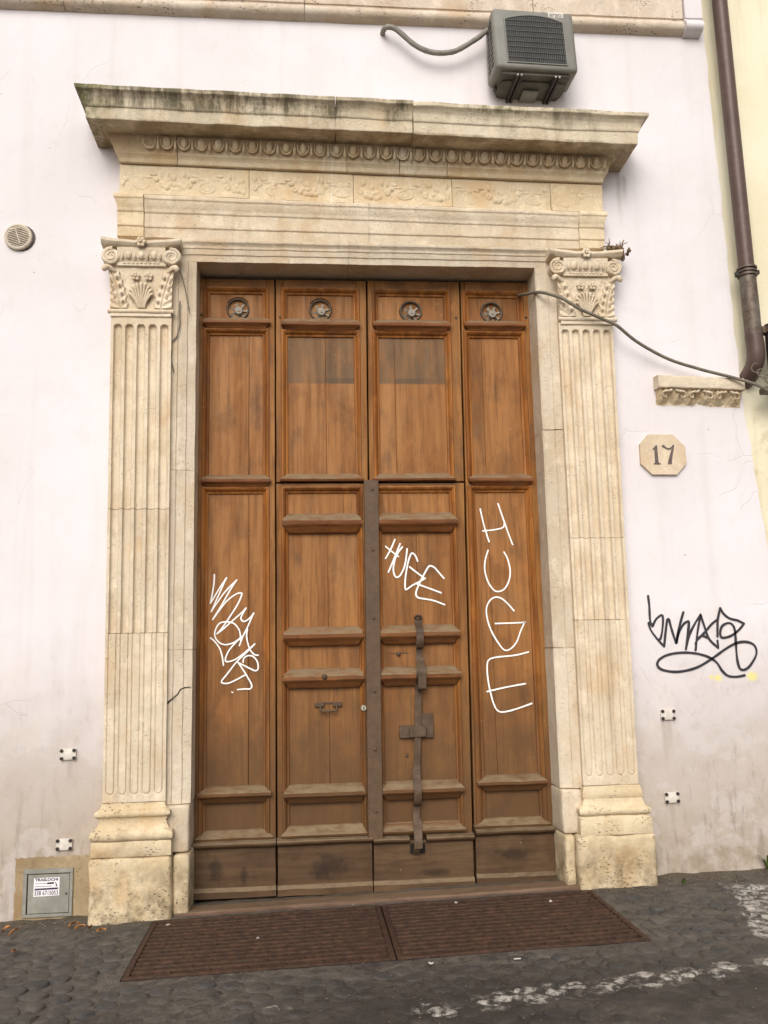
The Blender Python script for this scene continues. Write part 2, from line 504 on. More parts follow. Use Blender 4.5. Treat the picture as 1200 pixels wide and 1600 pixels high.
TAG_BLACK = [
  [(2.218,1.906),(2.222,1.838),(2.221,1.749),(2.234,1.711),(2.260,1.755),(2.297,1.781),(2.307,1.762),(2.299,1.695),(2.283,1.636),(2.269,1.625)],
  [(2.210,1.734),(2.221,1.689),(2.256,1.636),(2.302,1.583),(2.315,1.657),(2.333,1.746),(2.346,1.754),(2.360,1.686),(2.381,1.604),(2.407,1.693),(2.445,1.798)],
  [(2.385,1.604),(2.406,1.670),(2.441,1.722),(2.473,1.740),(2.475,1.714),(2.444,1.562),(2.475,1.654),(2.519,1.728),(2.559,1.780),(2.531,1.676),(2.508,1.555)],
  [(2.559,1.780),(2.580,1.697),(2.605,1.622),(2.659,1.567),(2.658,1.613)],
  [(2.511,1.594),(2.527,1.627),(2.560,1.645),(2.598,1.629)],
  [(2.527,1.623),(2.577,1.667),(2.628,1.719),(2.670,1.748),(2.663,1.680),(2.660,1.639)],
  [(2.670,1.748),(2.692,1.821),(2.712,1.785),(2.749,1.754),(2.803,1.739),(2.844,1.718),(2.806,1.678),(2.748,1.641),(2.692,1.631),(2.679,1.658),(2.694,1.702),(2.731,1.723),(2.762,1.716),(2.779,1.678),(2.779,1.588),(2.779,1.499),(2.790,1.439),(2.816,1.424),(2.857,1.445),(2.902,1.504),(2.913,1.548),(2.893,1.586),(2.839,1.602),(2.775,1.592),(2.702,1.556),(2.611,1.499),(2.514,1.449),(2.419,1.426),(2.341,1.424),(2.273,1.440),(2.248,1.470),(2.266,1.503),(2.326,1.531),(2.420,1.542),(2.512,1.534),(2.588,1.511),(2.640,1.476),(2.675,1.420),(2.711,1.389),(2.765,1.382),(2.821,1.390)],
]

def m_plaster():
    m = Mat('white_plaster', 0.9)
    big = m.noise(0.9, 4, 0.5); mid = m.noise(5, 5, 0.6); fine = m.noise(70, 4, 0.6)
    c = m.mix(m.step(big, 0.35, 0.7), (0.715, 0.665, 0.672), (0.665, 0.612, 0.605))
    vs = m.noise((7, 7, 0.35), 4, 0.55)
    c = m.mix(m.mul(m.step(vs, 0.5, 0.75), 0.35), c, (0.57, 0.51, 0.49))
    # splash dirt, with weaker light low on the wall painted in; ragged upper edge
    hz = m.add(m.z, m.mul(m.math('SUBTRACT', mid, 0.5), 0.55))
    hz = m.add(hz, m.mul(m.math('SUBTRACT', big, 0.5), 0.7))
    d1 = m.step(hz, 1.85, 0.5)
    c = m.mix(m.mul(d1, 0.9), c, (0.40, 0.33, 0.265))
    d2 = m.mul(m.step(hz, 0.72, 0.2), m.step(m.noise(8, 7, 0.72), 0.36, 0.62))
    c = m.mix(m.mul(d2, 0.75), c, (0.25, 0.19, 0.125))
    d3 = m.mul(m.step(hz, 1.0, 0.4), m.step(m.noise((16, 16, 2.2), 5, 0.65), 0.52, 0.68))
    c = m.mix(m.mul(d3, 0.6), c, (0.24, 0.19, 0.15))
    pt = m.noise((1.7, 1.7, 2.2), 6, 0.62)
    c = m.mix(m.mul(m.step(pt, 0.53, 0.565), 0.22), c, (0.63, 0.585, 0.59))
    mo = m.noise((13, 13, 8), 7, 0.72)
    c = m.mix(m.mul(m.mul(m.step(mo, 0.5, 0.7), m.step(hz, 1.9, 0.5, 0.15, 1.0)), 0.5), c, (0.36, 0.29, 0.225))
    # dark scuffs
    sc = m.noise((24, 24, 9), 6, 0.75)
    sm = m.mul(m.step(sc, 0.68, 0.76), m.step(m.z, 1.5, 0.6))
    s5 = m.mul(m.mul(m.step(m.noise((20, 20, 5), 6, 0.72), 0.54, 0.7), m.step(m.x, 2.2, 2.6)), m.step(m.z, 1.15, 0.75))
    c = m.mix(m.mul(s5, 0.55), c, (0.15, 0.12, 0.10))
    c = m.mix(m.mul(sm, 0.7), c, (0.11, 0.09, 0.08))
    sp = m.voro(9, 'F1')
    c = m.mix(m.mul(m.step(sp, 0.05, 0.03), m.step(mid, 0.5, 0.65)), c, (0.16, 0.13, 0.10))
    # warm tide marks left of the doorway and by the corner
    w = m.mul(m.step(m.noise(2.1, 5, 0.65), 0.52, 0.7), m.step(m.z, 3.2, 1.2))
    c = m.mix(m.mul(w, 0.22), c, (0.68, 0.58, 0.44))
    # streaks running from the fixing plates and cornice end
    drip = None
    for (x, z, l) in ((-1.365, 1.0, 0.17), (-1.36, 0.49, 0.1), (2.30, 1.13, 0.28), (2.285, 0.62, 0.16), (2.27, 1.13, 0.4), (2.2, 4.83, 0.5), (2.24, 4.8, 0.25)):
        n = m.mul(m.step(m.math('ABSOLUTE', m.math('SUBTRACT', m.add(m.x, m.mul(m.math('SUBTRACT', mid, 0.5), 0.05)), x)), 0.028, 0.004), m.mul(m.step(m.z, z-l, z-0.02), m.step(m.z, z+0.012, z-0.005)))
        drip = n if drip is None else m.mx(drip, n)
    c = m.mix(m.mul(drip, 0.42), c, (0.30, 0.24, 0.19))
    # yellow spray blots
    for (x, z, r) in ((2.645, 1.378, 0.036), (2.872, 1.383, 0.05), (2.60, 1.386, 0.02)):
        dx = m.math('SUBTRACT', m.x, x); dz = m.math('SUBTRACT', m.z, z)
        d = m.math('SQRT', m.add(m.mul(dx, dx), m.mul(m.mul(dz, dz), 1.5)))
        d = m.add(d, m.mul(m.math('SUBTRACT', m.noise(60, 3), 0.5), 0.03))
        c = m.mix(m.mul(m.step(d, r, r*0.35), 0.75), c, (0.74, 0.64, 0.17))
    # hairline cracks
    wv = m.nt.nodes.new('ShaderNodeVectorMath'); wv.operation = 'MULTIPLY_ADD'
    nz = m.nt.nodes.new('ShaderNodeTexNoise'); nz.inputs['Scale'].default_value = 2.5; m.link(m.pos, nz.inputs['Vector'])
    m.link(nz.outputs['Color'], wv.inputs[0]); wv.inputs[1].default_value = (0.5, 0.5, 0.5); m.link(m.pos, wv.inputs[2])
    vo = m.nt.nodes.new('ShaderNodeTexVoronoi'); vo.feature = 'DISTANCE_TO_EDGE'; vo.inputs['Scale'].default_value = 1.3
    m.link(wv.outputs[0], vo.inputs['Vector'])
    cr = m.mul(m.step(vo.outputs['Distance'], 0.0075, 0.001), m.step(m.noise(1.9, 3), 0.54, 0.62))
    c = m.mix(m.mul(cr, 0.13), c, (0.35, 0.28, 0.24))
    h = m.add(m.mul(mid, 0.8), m.add(m.mul(fine, 0.14), m.mul(cr, -0.25)))
    h = m.add(h, m.mul(m.noise(1.7, 3), 2.0))
    return m.out(c, 0.9, m.bump(h, 0.010, 0.5))

def m_ochre():
    m = Mat('ochre_plaster', 0.9)
    big = m.noise(1.3, 5, 0.6); fine = m.noise(50, 4); mid = m.noise(8, 6, 0.7)
    c = m.mix(m.step(big, 0.35, 0.7), (0.74, 0.68, 0.51), (0.69, 0.61, 0.42))
    st = m.noise((14, 14, 1.0), 5, 0.6)
    c = m.mix(m.mul(m.step(st, 0.5, 0.7), 0.3), c, (0.50, 0.42, 0.26))
    c = m.mix(m.mul(m.mul(m.step(mid, 0.52, 0.68), m.step(m.z, 3.6, 2.6)), 0.5), c, (0.40, 0.28, 0.13))
    return m.out(c, 0.9, m.bump(m.add(mid, m.mul(fine, 0.2)), 0.008, 0.6))

def m_wood(name, c1, c2, horiz=False, dirt=0.5, ghost=False, dust=0.8, lowdirt=True, spots=()):
    m = Mat(name, 0.55)
    m.bsdf.inputs['Specular IOR Level'].default_value = 0.16
    of = m.off(53.0)
    s = (5, 40, 46) if horiz else (46, 40, 2.4)
    g = m.noise(s, 6, 0.62, of, 0.35)
    s2 = (1.1, 12, 14) if horiz else (14, 12, 1.0)
    g2 = m.noise(s2, 4, 0.55, of, 0.6)
    big = m.noise(3.0, 4, 0.55, of)
    c = m.mix(m.step(g2, 0.35, 0.66), c1, c2)
    c = m.mix(m.mul(m.step(g, 0.46, 0.70), 0.48), c, tuple(q*0.42 for q in c2))
    g3 = m.noise((4, 70, 80) if horiz else (80, 70, 1.6), 4, 0.7, of, 0.2)
    c = m.mix(m.mul(m.step(g3, 0.56, 0.70), 0.4), c, tuple(q*0.3 for q in c2))
    wt = m.noise((5, 5, 3.2), 6, 0.66, of)
    c = m.mix(m.mul(m.step(wt, 0.50, 0.68), 0.45), c, tuple(q*0.5 for q in c2))
    c = m.mix(m.mul(m.step(wt, 0.44, 0.32), 0.4), c, (min(1, c1[0]*1.3), c1[1]*1.22, c1[2]*1.2))
    c = m.mix(m.mul(m.step(big, 0.55, 0.75), 0.3), c, (0.18, 0.115, 0.062))
    t = m.add(0.86, m.mul(m.rand, 0.26))
    c = m.mix(1.0, c, m.mix(t, (0, 0, 0), (1, 1, 1)), 'MULTIPLY')
    if ghost:                                            # unfaded rectangle where boards were once fixed
        k = m.mul(m.box(-0.2, 1.1, 3.362, 3.72, 0.006), m.step(m.noise((9, 9, 5), 5, 0.65), 0.2, 0.55, 0.45, 1.0))
        c = m.mix(m.mul(m.mul(k, m.step(m.noise((22, 22, 2), 4, 0.6), 0.3, 0.7, 0.6, 1.0)), 0.9), c, (0.115, 0.074, 0.040))
        c = m.mix(m.mul(m.mul(m.box(-0.2, 1.1, 3.362, 3.40, 0.008), m.step(big, 0.4, 0.6)), 0.5), c, (0.07, 0.048, 0.03))
    # street dirt on the lower third: patchy, greyer
    if lowdirt:
        pz = m.add(m.z, m.mul(m.math('SUBTRACT', m.noise(4.5, 6, 0.68, of), 0.5), 1.2))
        d = m.step(pz, 1.95, 0.45)
        c = m.mix(m.mul(d, dirt), c, (0.098, 0.053, 0.024))
    bl = m.noise((7, 7, 3.5), 5, 0.6, of)
    c = m.mix(m.mul(m.step(bl, 0.52, 0.74), 0.5), c, (0.085, 0.045, 0.024))
    for (sx, sz, rx, rz) in spots:
        dx = m.mul(m.math('SUBTRACT', m.x, sx), 1/rx); dz = m.mul(m.math('SUBTRACT', m.z, sz), 1/rz)
        d_ = m.add(m.math('SQRT', m.add(m.mul(dx, dx), m.mul(dz, dz))), m.mul(m.math('SUBTRACT', m.noise(22, 6, 0.7), 0.5), 1.6))
        c = m.mix(m.mul(m.step(d_, 1.0, 0.2), 0.75), c, (0.030, 0.018, 0.012))
    # specks of paint and scratches
    sp = m.voro(16, 'F1', 1.0, of)
    c = m.mix(m.mul(m.step(sp, 0.055, 0.035), m.mul(m.step(m.noise(3, 2), 0.56, 0.62), 0.7)), c, (0.62, 0.55, 0.46))
    sk = m.noise((9, 30, 60), 4, 0.6, of)
    c = m.mix(m.mul(m.step(sk, 0.70, 0.76), 0.4), c, (0.05, 0.03, 0.02))
    # dust lying on the upward faces
    nz = m.nt.nodes.new('ShaderNodeSeparateXYZ'); m.link(m.nrm, nz.inputs[0])
    du = m.mul(m.step(nz.outputs[2], 0.25, 0.6), m.step(m.noise((12, 20, 30), 6, 0.7, of), 0.3, 0.62, 0.3, 1.0))
    c = m.mix(m.mul(du, dust), c, (0.215, 0.155, 0.092))
    r = m.step(g2, 0.3, 0.7, 0.42, 0.62)
    r = m.mx(r, m.mul(du, 0.85))
    h = m.add(m.mul(g, 0.6), m.mul(bl, 0.4))
    return m.out(c, r, m.bump(h, 0.0035, 0.65))

PAINT = ((0.45, -1.74, 2.2, -1.50, 0.085), (2.30, -1.22, 2.62, -0.30, 0.13), (2.42, -0.29, 2.47, -0.29, 0.075), (-0.35, -1.5, 0.0, -1.6, 0.02))

def m_ground(name, cobble):
    m = Mat(name, 0.75)
    of = m.off(29.0) if cobble else None
    n = m.noise(16, 7, 0.7, of); f = m.noise(90, 4, 0.65); big = m.noise(1.6, 4, 0.6)
    if cobble:
        c = m.mix(m.step(n, 0.33, 0.68), (0.036, 0.033, 0.033), (0.082, 0.074, 0.068))
        t = m.add(0.72, m.mul(m.rand, 0.6))
        c = m.mix(1.0, c, m.mix(t, (0, 0, 0), (1, 1, 1)), 'MULTIPLY')
        c = m.mix(m.mul(m.step(m.noise(6, 8, 0.74), 0.40, 0.58), 0.85), c, (0.082, 0.069, 0.056))
        c = m.mix(m.mul(m.step(f, 0.55, 0.7), 0.4), c, (0.15, 0.13, 0.11))
    else:
        c = m.mix(m.step(n, 0.32, 0.7), (0.044, 0.037, 0.032), (0.14, 0.118, 0.096))
        c = m.mix(m.mul(m.step(m.noise(5, 6, 0.7), 0.5, 0.68), 0.55), c, (0.042, 0.037, 0.034))
        gr = m.voro(120, 'F1')
        c = m.mix(m.mul(m.step(gr, 0.25, 0.12), 0.6), c, (0.20, 0.175, 0.145))
        c = m.mix(m.mul(m.step(m.noise(48, 5, 0.7), 0.52, 0.66), 0.6), c, (0.03, 0.026, 0.024))
        # earth washed up against the wall
        e = m.mul(m.step(m.add(m.y, m.mul(m.math('SUBTRACT', n, 0.5), 0.25)), -0.3, -0.03), 0.55)
        c = m.mix(e, c, (0.115, 0.088, 0.055))
    hb = m.noise((3.1, 3.1, 3.1), 6, 0.7)
    c = m.mix(m.mul(m.step(hb, 0.50, 0.62), 0.45), c, (0.13, 0.112, 0.092))
    # darker blotches towards the front of the street
    c = m.mix(m.mul(m.mul(m.step(m.add(big, m.mul(n, 0.25)), 0.52, 0.70), m.step(m.y, -1.1, -1.7)), 0.75), c, (0.026, 0.021, 0.019))
    # worn white road paint
    pm = None
    for (x0, y0, x1, y1, w) in PAINT:
        dx, dy = x1-x0, y1-y0; L = math.hypot(dx, dy); ux, uy = dx/L, dy/L
        px = m.math('SUBTRACT', m.x, x0); py = m.math('SUBTRACT', m.y, y0)
        al = m.add(m.mul(px, ux), m.mul(py, uy)); ac = m.math('ABSOLUTE', m.add(m.mul(px, -uy), m.mul(py, ux)))
        al = m.add(al, m.mul(m.math('SUBTRACT', n, 0.5), 0.16)); ac = m.add(ac, m.mul(m.math('SUBTRACT', n, 0.5), 0.12))
        k = m.mul(m.mul(m.step(al, -0.02, 0.02), m.step(al, L+0.02, L-0.02)), m.step(ac, w+0.012, w-0.012))
        k = m.mul(k, m.step(m.noise(24, 6, 0.7), 0.43 if w > 0.1 else (0.42 if cobble else 0.46), 0.56 if w > 0.1 else (0.60 if cobble else 0.72)))
        k = m.mul(k, 1.0 if (cobble or w > 0.1) else 0.6)
        if cobble and w < 0.1: k = m.mul(k, m.step(m.rand, 0.34, 0.4))
        pm = k if pm is None else m.mx(pm, k)
    c = m.mix(m.mul(pm, 0.78), c, (0.46, 0.42, 0.37))
    h = m.add(n, m.mul(f, 0.6))
    return m.out(c, m.step(n, 0.3, 0.7, 0.6, 0.85), m.bump(h, 0.01 if not cobble else 0.006, 0.8))

def m_rust(name, c1, c2, c3, metal=0.25, rough=0.7):
    m = Mat(name, rough)
    of = m.off()
    n = m.noise(26, 6, 0.7, of); b = m.noise(6, 5, 0.6, of)
    c = m.mix(m.step(n, 0.38, 0.66), c1, c2)
    c = m.mix(m.mul(m.step(b, 0.5, 0.7), 0.7), c, c3)
    return m.out(c, rough, m.bump(n, 0.002, 0.7), metal)

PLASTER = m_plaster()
OCHRE = m_ochre()
ST_PALE = m_stone('weathered_marble', (0.665, 0.56, 0.42), (0.585, 0.465, 0.32), (0.30, 0.215, 0.13), 0.34, 0.25, 0.34, low=0.6)
ST_JAMB = m_stone('grey_marble', (0.62, 0.525, 0.40), (0.54, 0.435, 0.31), (0.31, 0.24, 0.165), 0.34, 0.25, 0.42, low=0.5)
ST_WARM = m_stone('warm_marble', (0.675, 0.555, 0.38), (0.615, 0.465, 0.285), (0.36, 0.24, 0.135), 0.28, 0.2, 0.26, lime=True)
ST_BASE = m_stone('base_travertine', (0.635, 0.52, 0.35), (0.555, 0.42, 0.25), (0.22, 0.15, 0.085), 0.5, 0.7, 0.12, low=0.85)
ST_CORN = m_stone('stained_cornice_stone', (0.66, 0.565, 0.42), (0.58, 0.475, 0.33), (0.27, 0.195, 0.12), 0.38, 0.3, 0.42, moss=True)
ST_TRAV = m_stone('string_course_travertine', (0.64, 0.54, 0.43), (0.57, 0.455, 0.335), (0.28, 0.205, 0.14), 0.35, 0.8, 0.22)
W_PANEL = m_wood('panel_wood', (0.325, 0.144, 0.045), (0.245, 0.100, 0.030), False, 0.92, ghost=True)
W_STILE = m_wood('stile_wood', (0.305, 0.136, 0.037), (0.215, 0.086, 0.022), False, 0.8)
W_RAIL = m_wood('rail_wood', (0.28, 0.125, 0.040), (0.19, 0.078, 0.024), True, 0.8)
W_MOULD = m_wood('moulding_wood', (0.33, 0.125, 0.027), (0.20, 0.066, 0.014), False, 0.75, dust=0.8)
W_LEDGE = m_wood('ledge_wood', (0.22, 0.085, 0.027), (0.15, 0.050, 0.016), True, 0.75, dust=0.95)
W_KICK = m_wood('kick_board_wood', (0.125, 0.075, 0.040), (0.072, 0.042, 0.023), True, 0.25, dust=0.75, spots=((0.17, 0.31, 0.16, 0.09), (0.10, 0.27, 0.08, 0.06), (-0.53, 0.31, 0.06, 0.10), (-0.36, 0.27, 0.03, 0.07), (0.80, 0.24, 0.12, 0.03), (1.30, 0.33, 0.15, 0.05)))
W_SILL = m_wood('threshold_timber', (0.19, 0.112, 0.08), (0.13, 0.073, 0.052), True, 0.3, dust=0.5)
IRON = m_rust('old_iron', (0.075, 0.046, 0.027), (0.112, 0.070, 0.042), (0.055, 0.036, 0.023), 0.1, 0.6)
STRIP = m_rust('painted_iron_strip', (0.088, 0.052, 0.028), (0.115, 0.066, 0.036), (0.072, 0.044, 0.026), 0.0, 0.6)
RUST = m_rust('rusty_grate_iron', (0.046, 0.025, 0.016), (0.090, 0.046, 0.028), (0.055, 0.036, 0.025), 0.25, 0.75)
BLACK = m_plain('dark_interior', (0.012, 0.010, 0.008), 0.9)
FAN = m_plain('dusty_fan_plastic', (0.32, 0.28, 0.225), 0.7, 0, 0.2)
FANRIM = m_plain('dirty_fan_rim', (0.13, 0.10, 0.075), 0.7)
WPAINT = m_plain('white_spray_paint', (0.86, 0.83, 0.78), 0.5, 0, 0.03)
KPAINT = m_plain('black_spray_paint', (0.035, 0.030, 0.035), 0.5, 0, 0.15)
ACGREY = m_plain('grey_casing_plastic', (0.205, 0.197, 0.168), 0.5, 0, 0.12, 9)
ACDARK = m_plain('dark_condenser_fins', (0.018, 0.018, 0.018), 0.6)
ACBAR = m_plain('grille_grey', (0.14, 0.135, 0.12), 0.5)
ACPAN = m_plain('stained_base_pan', (0.105, 0.098, 0.078), 0.6, 0.1, 0.3, 10)
HOSE = m_plain('grimy_grey_tape', (0.235, 0.215, 0.18), 0.7, 0, 0.2, 25)
PIPE = m_rust('brown_painted_pipe', (0.092, 0.058, 0.046), (0.108, 0.068, 0.054), (0.078, 0.049, 0.040), 0.1, 0.4)
PIPEOLD = m_rust('weathered_copper_pipe', (0.135, 0.105, 0.08), (0.085, 0.055, 0.04), (0.19, 0.175, 0.14), 0.35, 0.5)
CABLE = m_plain('grey_cable_sheath', (0.16, 0.135, 0.10), 0.6, 0, 0.2, 30)
VENT = m_plain('beige_vent_plastic', (0.56, 0.48, 0.38), 0.6, 0, 0.12)
VENTDK = m_plain('brown_vent_slats', (0.30, 0.225, 0.155), 0.6)
HATCH = m_plain('grey_hatch_paint', (0.255, 0.245, 0.205), 0.55, 0.1, 0.16, 14)
STICK = m_plain('white_sticker_paper', (0.78, 0.74, 0.74), 0.5, 0, 0.03)
INK = m_plain('dark_purple_ink', (0.05, 0.035, 0.07), 0.5)
NUMINK = m_plain('faded_number_paint', (0.125, 0.095, 0.085), 0.7, 0, 0.25)
PLAQ = m_stone('plaque_stone', (0.68, 0.55, 0.40), (0.62, 0.48, 0.32), (0.4, 0.29, 0.17), 0.22, 0.15, 0.1)
WMETAL = m_plain('white_plate_paint', (0.62, 0.56, 0.49), 0.6, 0, 0.12, 40)
BOLT = m_plain('dark_bolt', (0.05, 0.042, 0.038), 0.5, 0.5)
MORTAR = m_stone('ochre_mortar', (0.40, 0.30, 0.18), (0.27, 0.19, 0.10), (0.15, 0.10, 0.055), 0.75, 0.3, 0.3)
BRASS = m_plain('lock_metal', (0.55, 0.50, 0.40), 0.35, 0.8)
COBBLE = m_ground('basalt_cobble', True)
GROUND = m_ground('cobble_bedding', False)
NEST = m_rust('dead_plant_matter', (0.10, 0.065, 0.035), (0.24, 0.16, 0.095), (0.045, 0.033, 0.024), 0, 0.9)
LEAF = m_plain('dry_leaf', (0.36, 0.15, 0.045), 0.7, 0, 0.3)
WEED = m_plain('weed_green', (0.085, 0.12, 0.025), 0.6, 0, 0.3)
PAPER = m_plain('litter_paper', (0.50, 0.46, 0.41), 0.7)

# ------------------------------------------------------------------ the street
def gz(x, y=0.0): return 0.142 + 0.022*max(-12, min(12, x))
GX0, GX1, GY0, GY1 = -0.845, 1.685, -1.115, -0.195
def lst(a, dense0, dense1, st, b): return a + [dense0+i*st for i in range(int(round((dense1-dense0)/st))+1)] + b
xs = lst([-60, -25, -12, -6, -4], -2.80, 4.20, 0.05, [6, 12, 25, 60])
ys = lst([-60, -25, -12, -7, -5], -3.60, 0.05, 0.05, [0.30])
xs = sorted(set(round(v, 4) for v in xs if not any(abs(v-e) < 0.03 for e in (GX0, GX1))) | {GX0, GX1})
ys = sorted(set(round(v, 4) for v in ys if not any(abs(v-e) < 0.03 for e in (GY0, GY1))) | {GY0, GY1})
V, F = [], []
for y in ys:
    for x in xs:
        h = 0.008*noise.noise(Vector((x*5, y*5, 1))) + 0.007*noise.noise(Vector((x*14, y*14, 4)))
        if GX0-0.06 < x < GX1+0.06 and GY0-0.06 < y < GY1+0.06: h *= 0.3
        h += 0.02*max(0, 1-abs(y+0.02)/0.12)*(0.6+0.8*noise.noise(Vector((x*6, 3, 3))))
        V.append((x, y, gz(x)+h-0.004))
w = len(xs)
for j in range(len(ys)-1):
    for i in range(w-1):
        if xs[i] >= GX0 and xs[i+1] <= GX1 and ys[j] >= GY0 and ys[j+1] <= GY1: continue
        F.append((j*w+i, j*w+i+1, (j+1)*w+i+1, (j+1)*w+i))
STREET = obj('street', (V, F), GROUND, kind='structure', label='dark street of worn basalt cobbles in front of the doorway')
# the shaft under the grates, near black all over
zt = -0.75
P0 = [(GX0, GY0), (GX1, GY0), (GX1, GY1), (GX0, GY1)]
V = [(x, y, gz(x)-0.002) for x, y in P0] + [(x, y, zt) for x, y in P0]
obj('light_shaft', (V, [(0, 1, 5, 4), (1, 2, 6, 5), (2, 3, 7, 6), (3, 0, 4, 7), (4, 5, 6, 7)]), m_plain('dark_shaft', (0.02, 0.015, 0.012), 0.95), kind='structure')

def cobble_shape(seed):
    rnd = random.Random(seed)
    n = 10
    ring = []
    for k in range(n):
        a = 2*math.pi*(k+0.3*rnd.random())/n
        sq = 1.0/max(abs(math.cos(a)), abs(math.sin(a)))
        r = 0.047*(0.55+0.45*min(sq, 1.30))*(0.86+0.26*rnd.random())
        ring.append((r*math.cos(a), r*math.sin(a)))
    V = [(0, 0, 0.003)]
    for f, h in ((0.6, 0.0028), (0.90, 0.0002), (1.0, -0.005), (1.03, -0.03)):
        V += [(x*f, y*f, h+0.0018*(rnd.random()-0.5)) for x, y in ring]
    F = [(0, 1+k, 1+(k+1) % n) for k in range(n)]
    for r in range(3):
        F += [(1+r*n+k, 1+(r+1)*n+k, 1+(r+1)*n+(k+1) % n, 1+r*n+(k+1) % n) for k in range(n)]
    return V, F
shapes = [cobble_shape(s) for s in range(14)]
cmesh = [mk('cobblestone', v, f, COBBLE, 60) for v, f in shapes]
cand = []
ca, sa = math.cos(R(38)), math.sin(R(38))
pit = 0.118
for i in range(-60, 60):
    for j in range(-60, 60):
        u = (i + (0.5 if j % 2 else 0))*pit; v = j*pit
        x = u*ca - v*sa + 0.034*noise.noise(Vector((i*1.7, j*1.3, 0.5))) + 0.4
        y = u*sa + v*ca + 0.034*noise.noise(Vector((i*1.7, j*1.3, 9.5))) - 1.6
        y += 0.05*math.sin(x*2.1)+0.03*noise.noise(Vector((x*2.3, y*2.3, 2)))
        if not (-2.6 < x < 4.0 and -3.3 < y < -0.06): continue
        if GX0-0.075 < x < GX1+0.075 and GY0-0.075 < y < GY1+0.1: continue
        if -1.30 < x < -0.6 and y > -0.26: continue
        if 1.55 < x < 2.2 and y > -0.26: continue
        d = (Vector((x, y, 0.15))-CAM)
        dz = d.dot(fwd); px = 600+1400*d.dot(rt)/dz; py = 800-1400*d.dot(up)/dz
        vis = -30 < px < 1230 and py < 1640
        cand.append((not vis, dz, x, y, i*131+j))
cand.sort()
V, F = [], []
cnt = 0
for (hid, dz, x, y, sd) in cand:
    rnd = random.Random(sd)
    k = rnd.randrange(14); sc = 0.92+0.36*rnd.random(); ro = R(38)+R(rnd.uniform(-28, 28))+rnd.randrange(4)*math.pi/2
    bury = noise.noise(Vector((x*1.3, y*1.3, 5)))
    z = gz(x) - 0.0005 + 0.011*bury + rnd.uniform(-0.005, 0.003)
    if y > -0.3: z -= 0.012
    if cnt < 300 and not hid:
        cnt += 1
        o = put('cobblestone', cmesh[k], (x, y, z), STREET, rot=(R(rnd.uniform(-3, 3)), R(rnd.uniform(-3, 3)), ro))
        o.scale = (sc, sc*rnd.uniform(0.85, 1.0), 1)
    else:
        vs, fs = shapes[k]; n0 = len(V)
        for q in vs:
            V.append((x+sc*(q[0]*math.cos(ro)-q[1]*math.sin(ro)), y+sc*(q[0]*math.sin(ro)+q[1]*math.cos(ro)), z+q[2]))
        F += [tuple(n0+t for t in f) for f in fs]
if V: obj('cobblestone_bed', (V, F), COBBLE, STREET, kind='stuff')

# ------------------------------------------------------------------ the plastered wall
OPX0, OPX1, OPZ = -0.72, 1.63, 4.17
EDGE = [(-0.4, 3.13), (1.5, 3.10), (2.19, 3.051), (2.575, 3.02), (3.3, 2.959), (5.9, 2.905), (9.5, 2.88)]
def edge_x(z):
    for (a, xa), (b, xb) in zip(EDGE, EDGE[1:]):
        if a <= z <= b:
            return xa+(xb-xa)*(z-a)/(b-a) + (0.010*noise.noise(Vector((0, 3, z*5)))+0.008*noise.noise(Vector((2, 3, z*23))) if z < 5.85 else 0)
    return 2.9
zs = sorted(set([-0.4, OPZ] + [round(-0.4+0.06*i, 3) for i in range(1, 166)]))
xsl = [-9, -4, -2, OPX0]; V, F = [], []
for z in zs:
    e = edge_x(z)
    for x in (-9, OPX0, OPX1, e): V.append((x, 0, z))
    V.append((e+0.006, 0.06, z))
    V.append((OPX0, 0.45, z)); V.append((OPX1, 0.45, z))
for j in range(len(zs)-1):
    a, b = j*7, (j+1)*7
    F.append((a, a+1, b+1, b)); F.append((a+2, a+3, b+3, b+2)); F.append((a+3, a+4, b+4, b+3))
    if zs[j] >= OPZ-1e-6: F.append((a+1, a+2, b+2, b+1))
    else:
        F.append((a+1, a+5, b+5, b+1)); F.append((a+2, b+2, b+6, a+6))
        if abs(zs[j+1]-OPZ) < 1e-6: F.append((b+1, b+5, b+6, b+2))
WALL = thing('plaster_wall', 'tall white plastered house wall with cracks and grime round the carved stone doorway', 'wall', (0.5, 0, 0.1))
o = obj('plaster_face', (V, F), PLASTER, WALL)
# string course along the top of the picture
pr = [(0.0, 5.875), (0.025, 5.885)] + arc(0.035, 5.925, 0.038, -80, 60, 5) + [(0.045, 5.965), (0.045, 5.975), (0.055, 5.98), (0.06, 6.33), (0.09, 6.36), (0.09, 6.5), (0.0, 6.52)]
tl = [-3.6, -1.55, 0.05, 1.645, 2.735]
for a, b in zip(tl, tl[1:]):
    sh = lambda v, a=a: Vector((v.x, v.y, v.z+0.012*(v.x+2)/4.7))
    obj('string_course_block', wear(sweep(pr, a+0.002, b-0.002, 14), 0.003, 8, 0.0015, a), ST_TRAV, WALL, warp=sh)
obj('string_course_end_block', wear(sweep([(o_+0.025, z+0.005) for o_, z in pr], 2.738, 2.865, 3), 0.003, 8), PLASTER, WALL, label='white painted end block')
obj('graffiti_tag', ribbon(TAG_BLACK, -0.0025, 0.0155, 6, 0.35), KPAINT, WALL, label='black spray painted signature scrawl with a looping underline')

NB = thing('neighbour_wall', 'pale yellow ochre plastered wall of the neighbouring house behind the downpipe', 'wall', (5.5, 0.04, 0.1))
zz = [-0.4, 2, 4, 6, 10]
V = [(x, 0.045, z) for z in zz for x in (2.7, 3.4, 6, 10)]
F = [(j*4+i, j*4+i+1, j*4+i+5, j*4+i+4) for j in range(4) for i in range(3)]
obj('ochre_face', (V, F), OCHRE, NB)

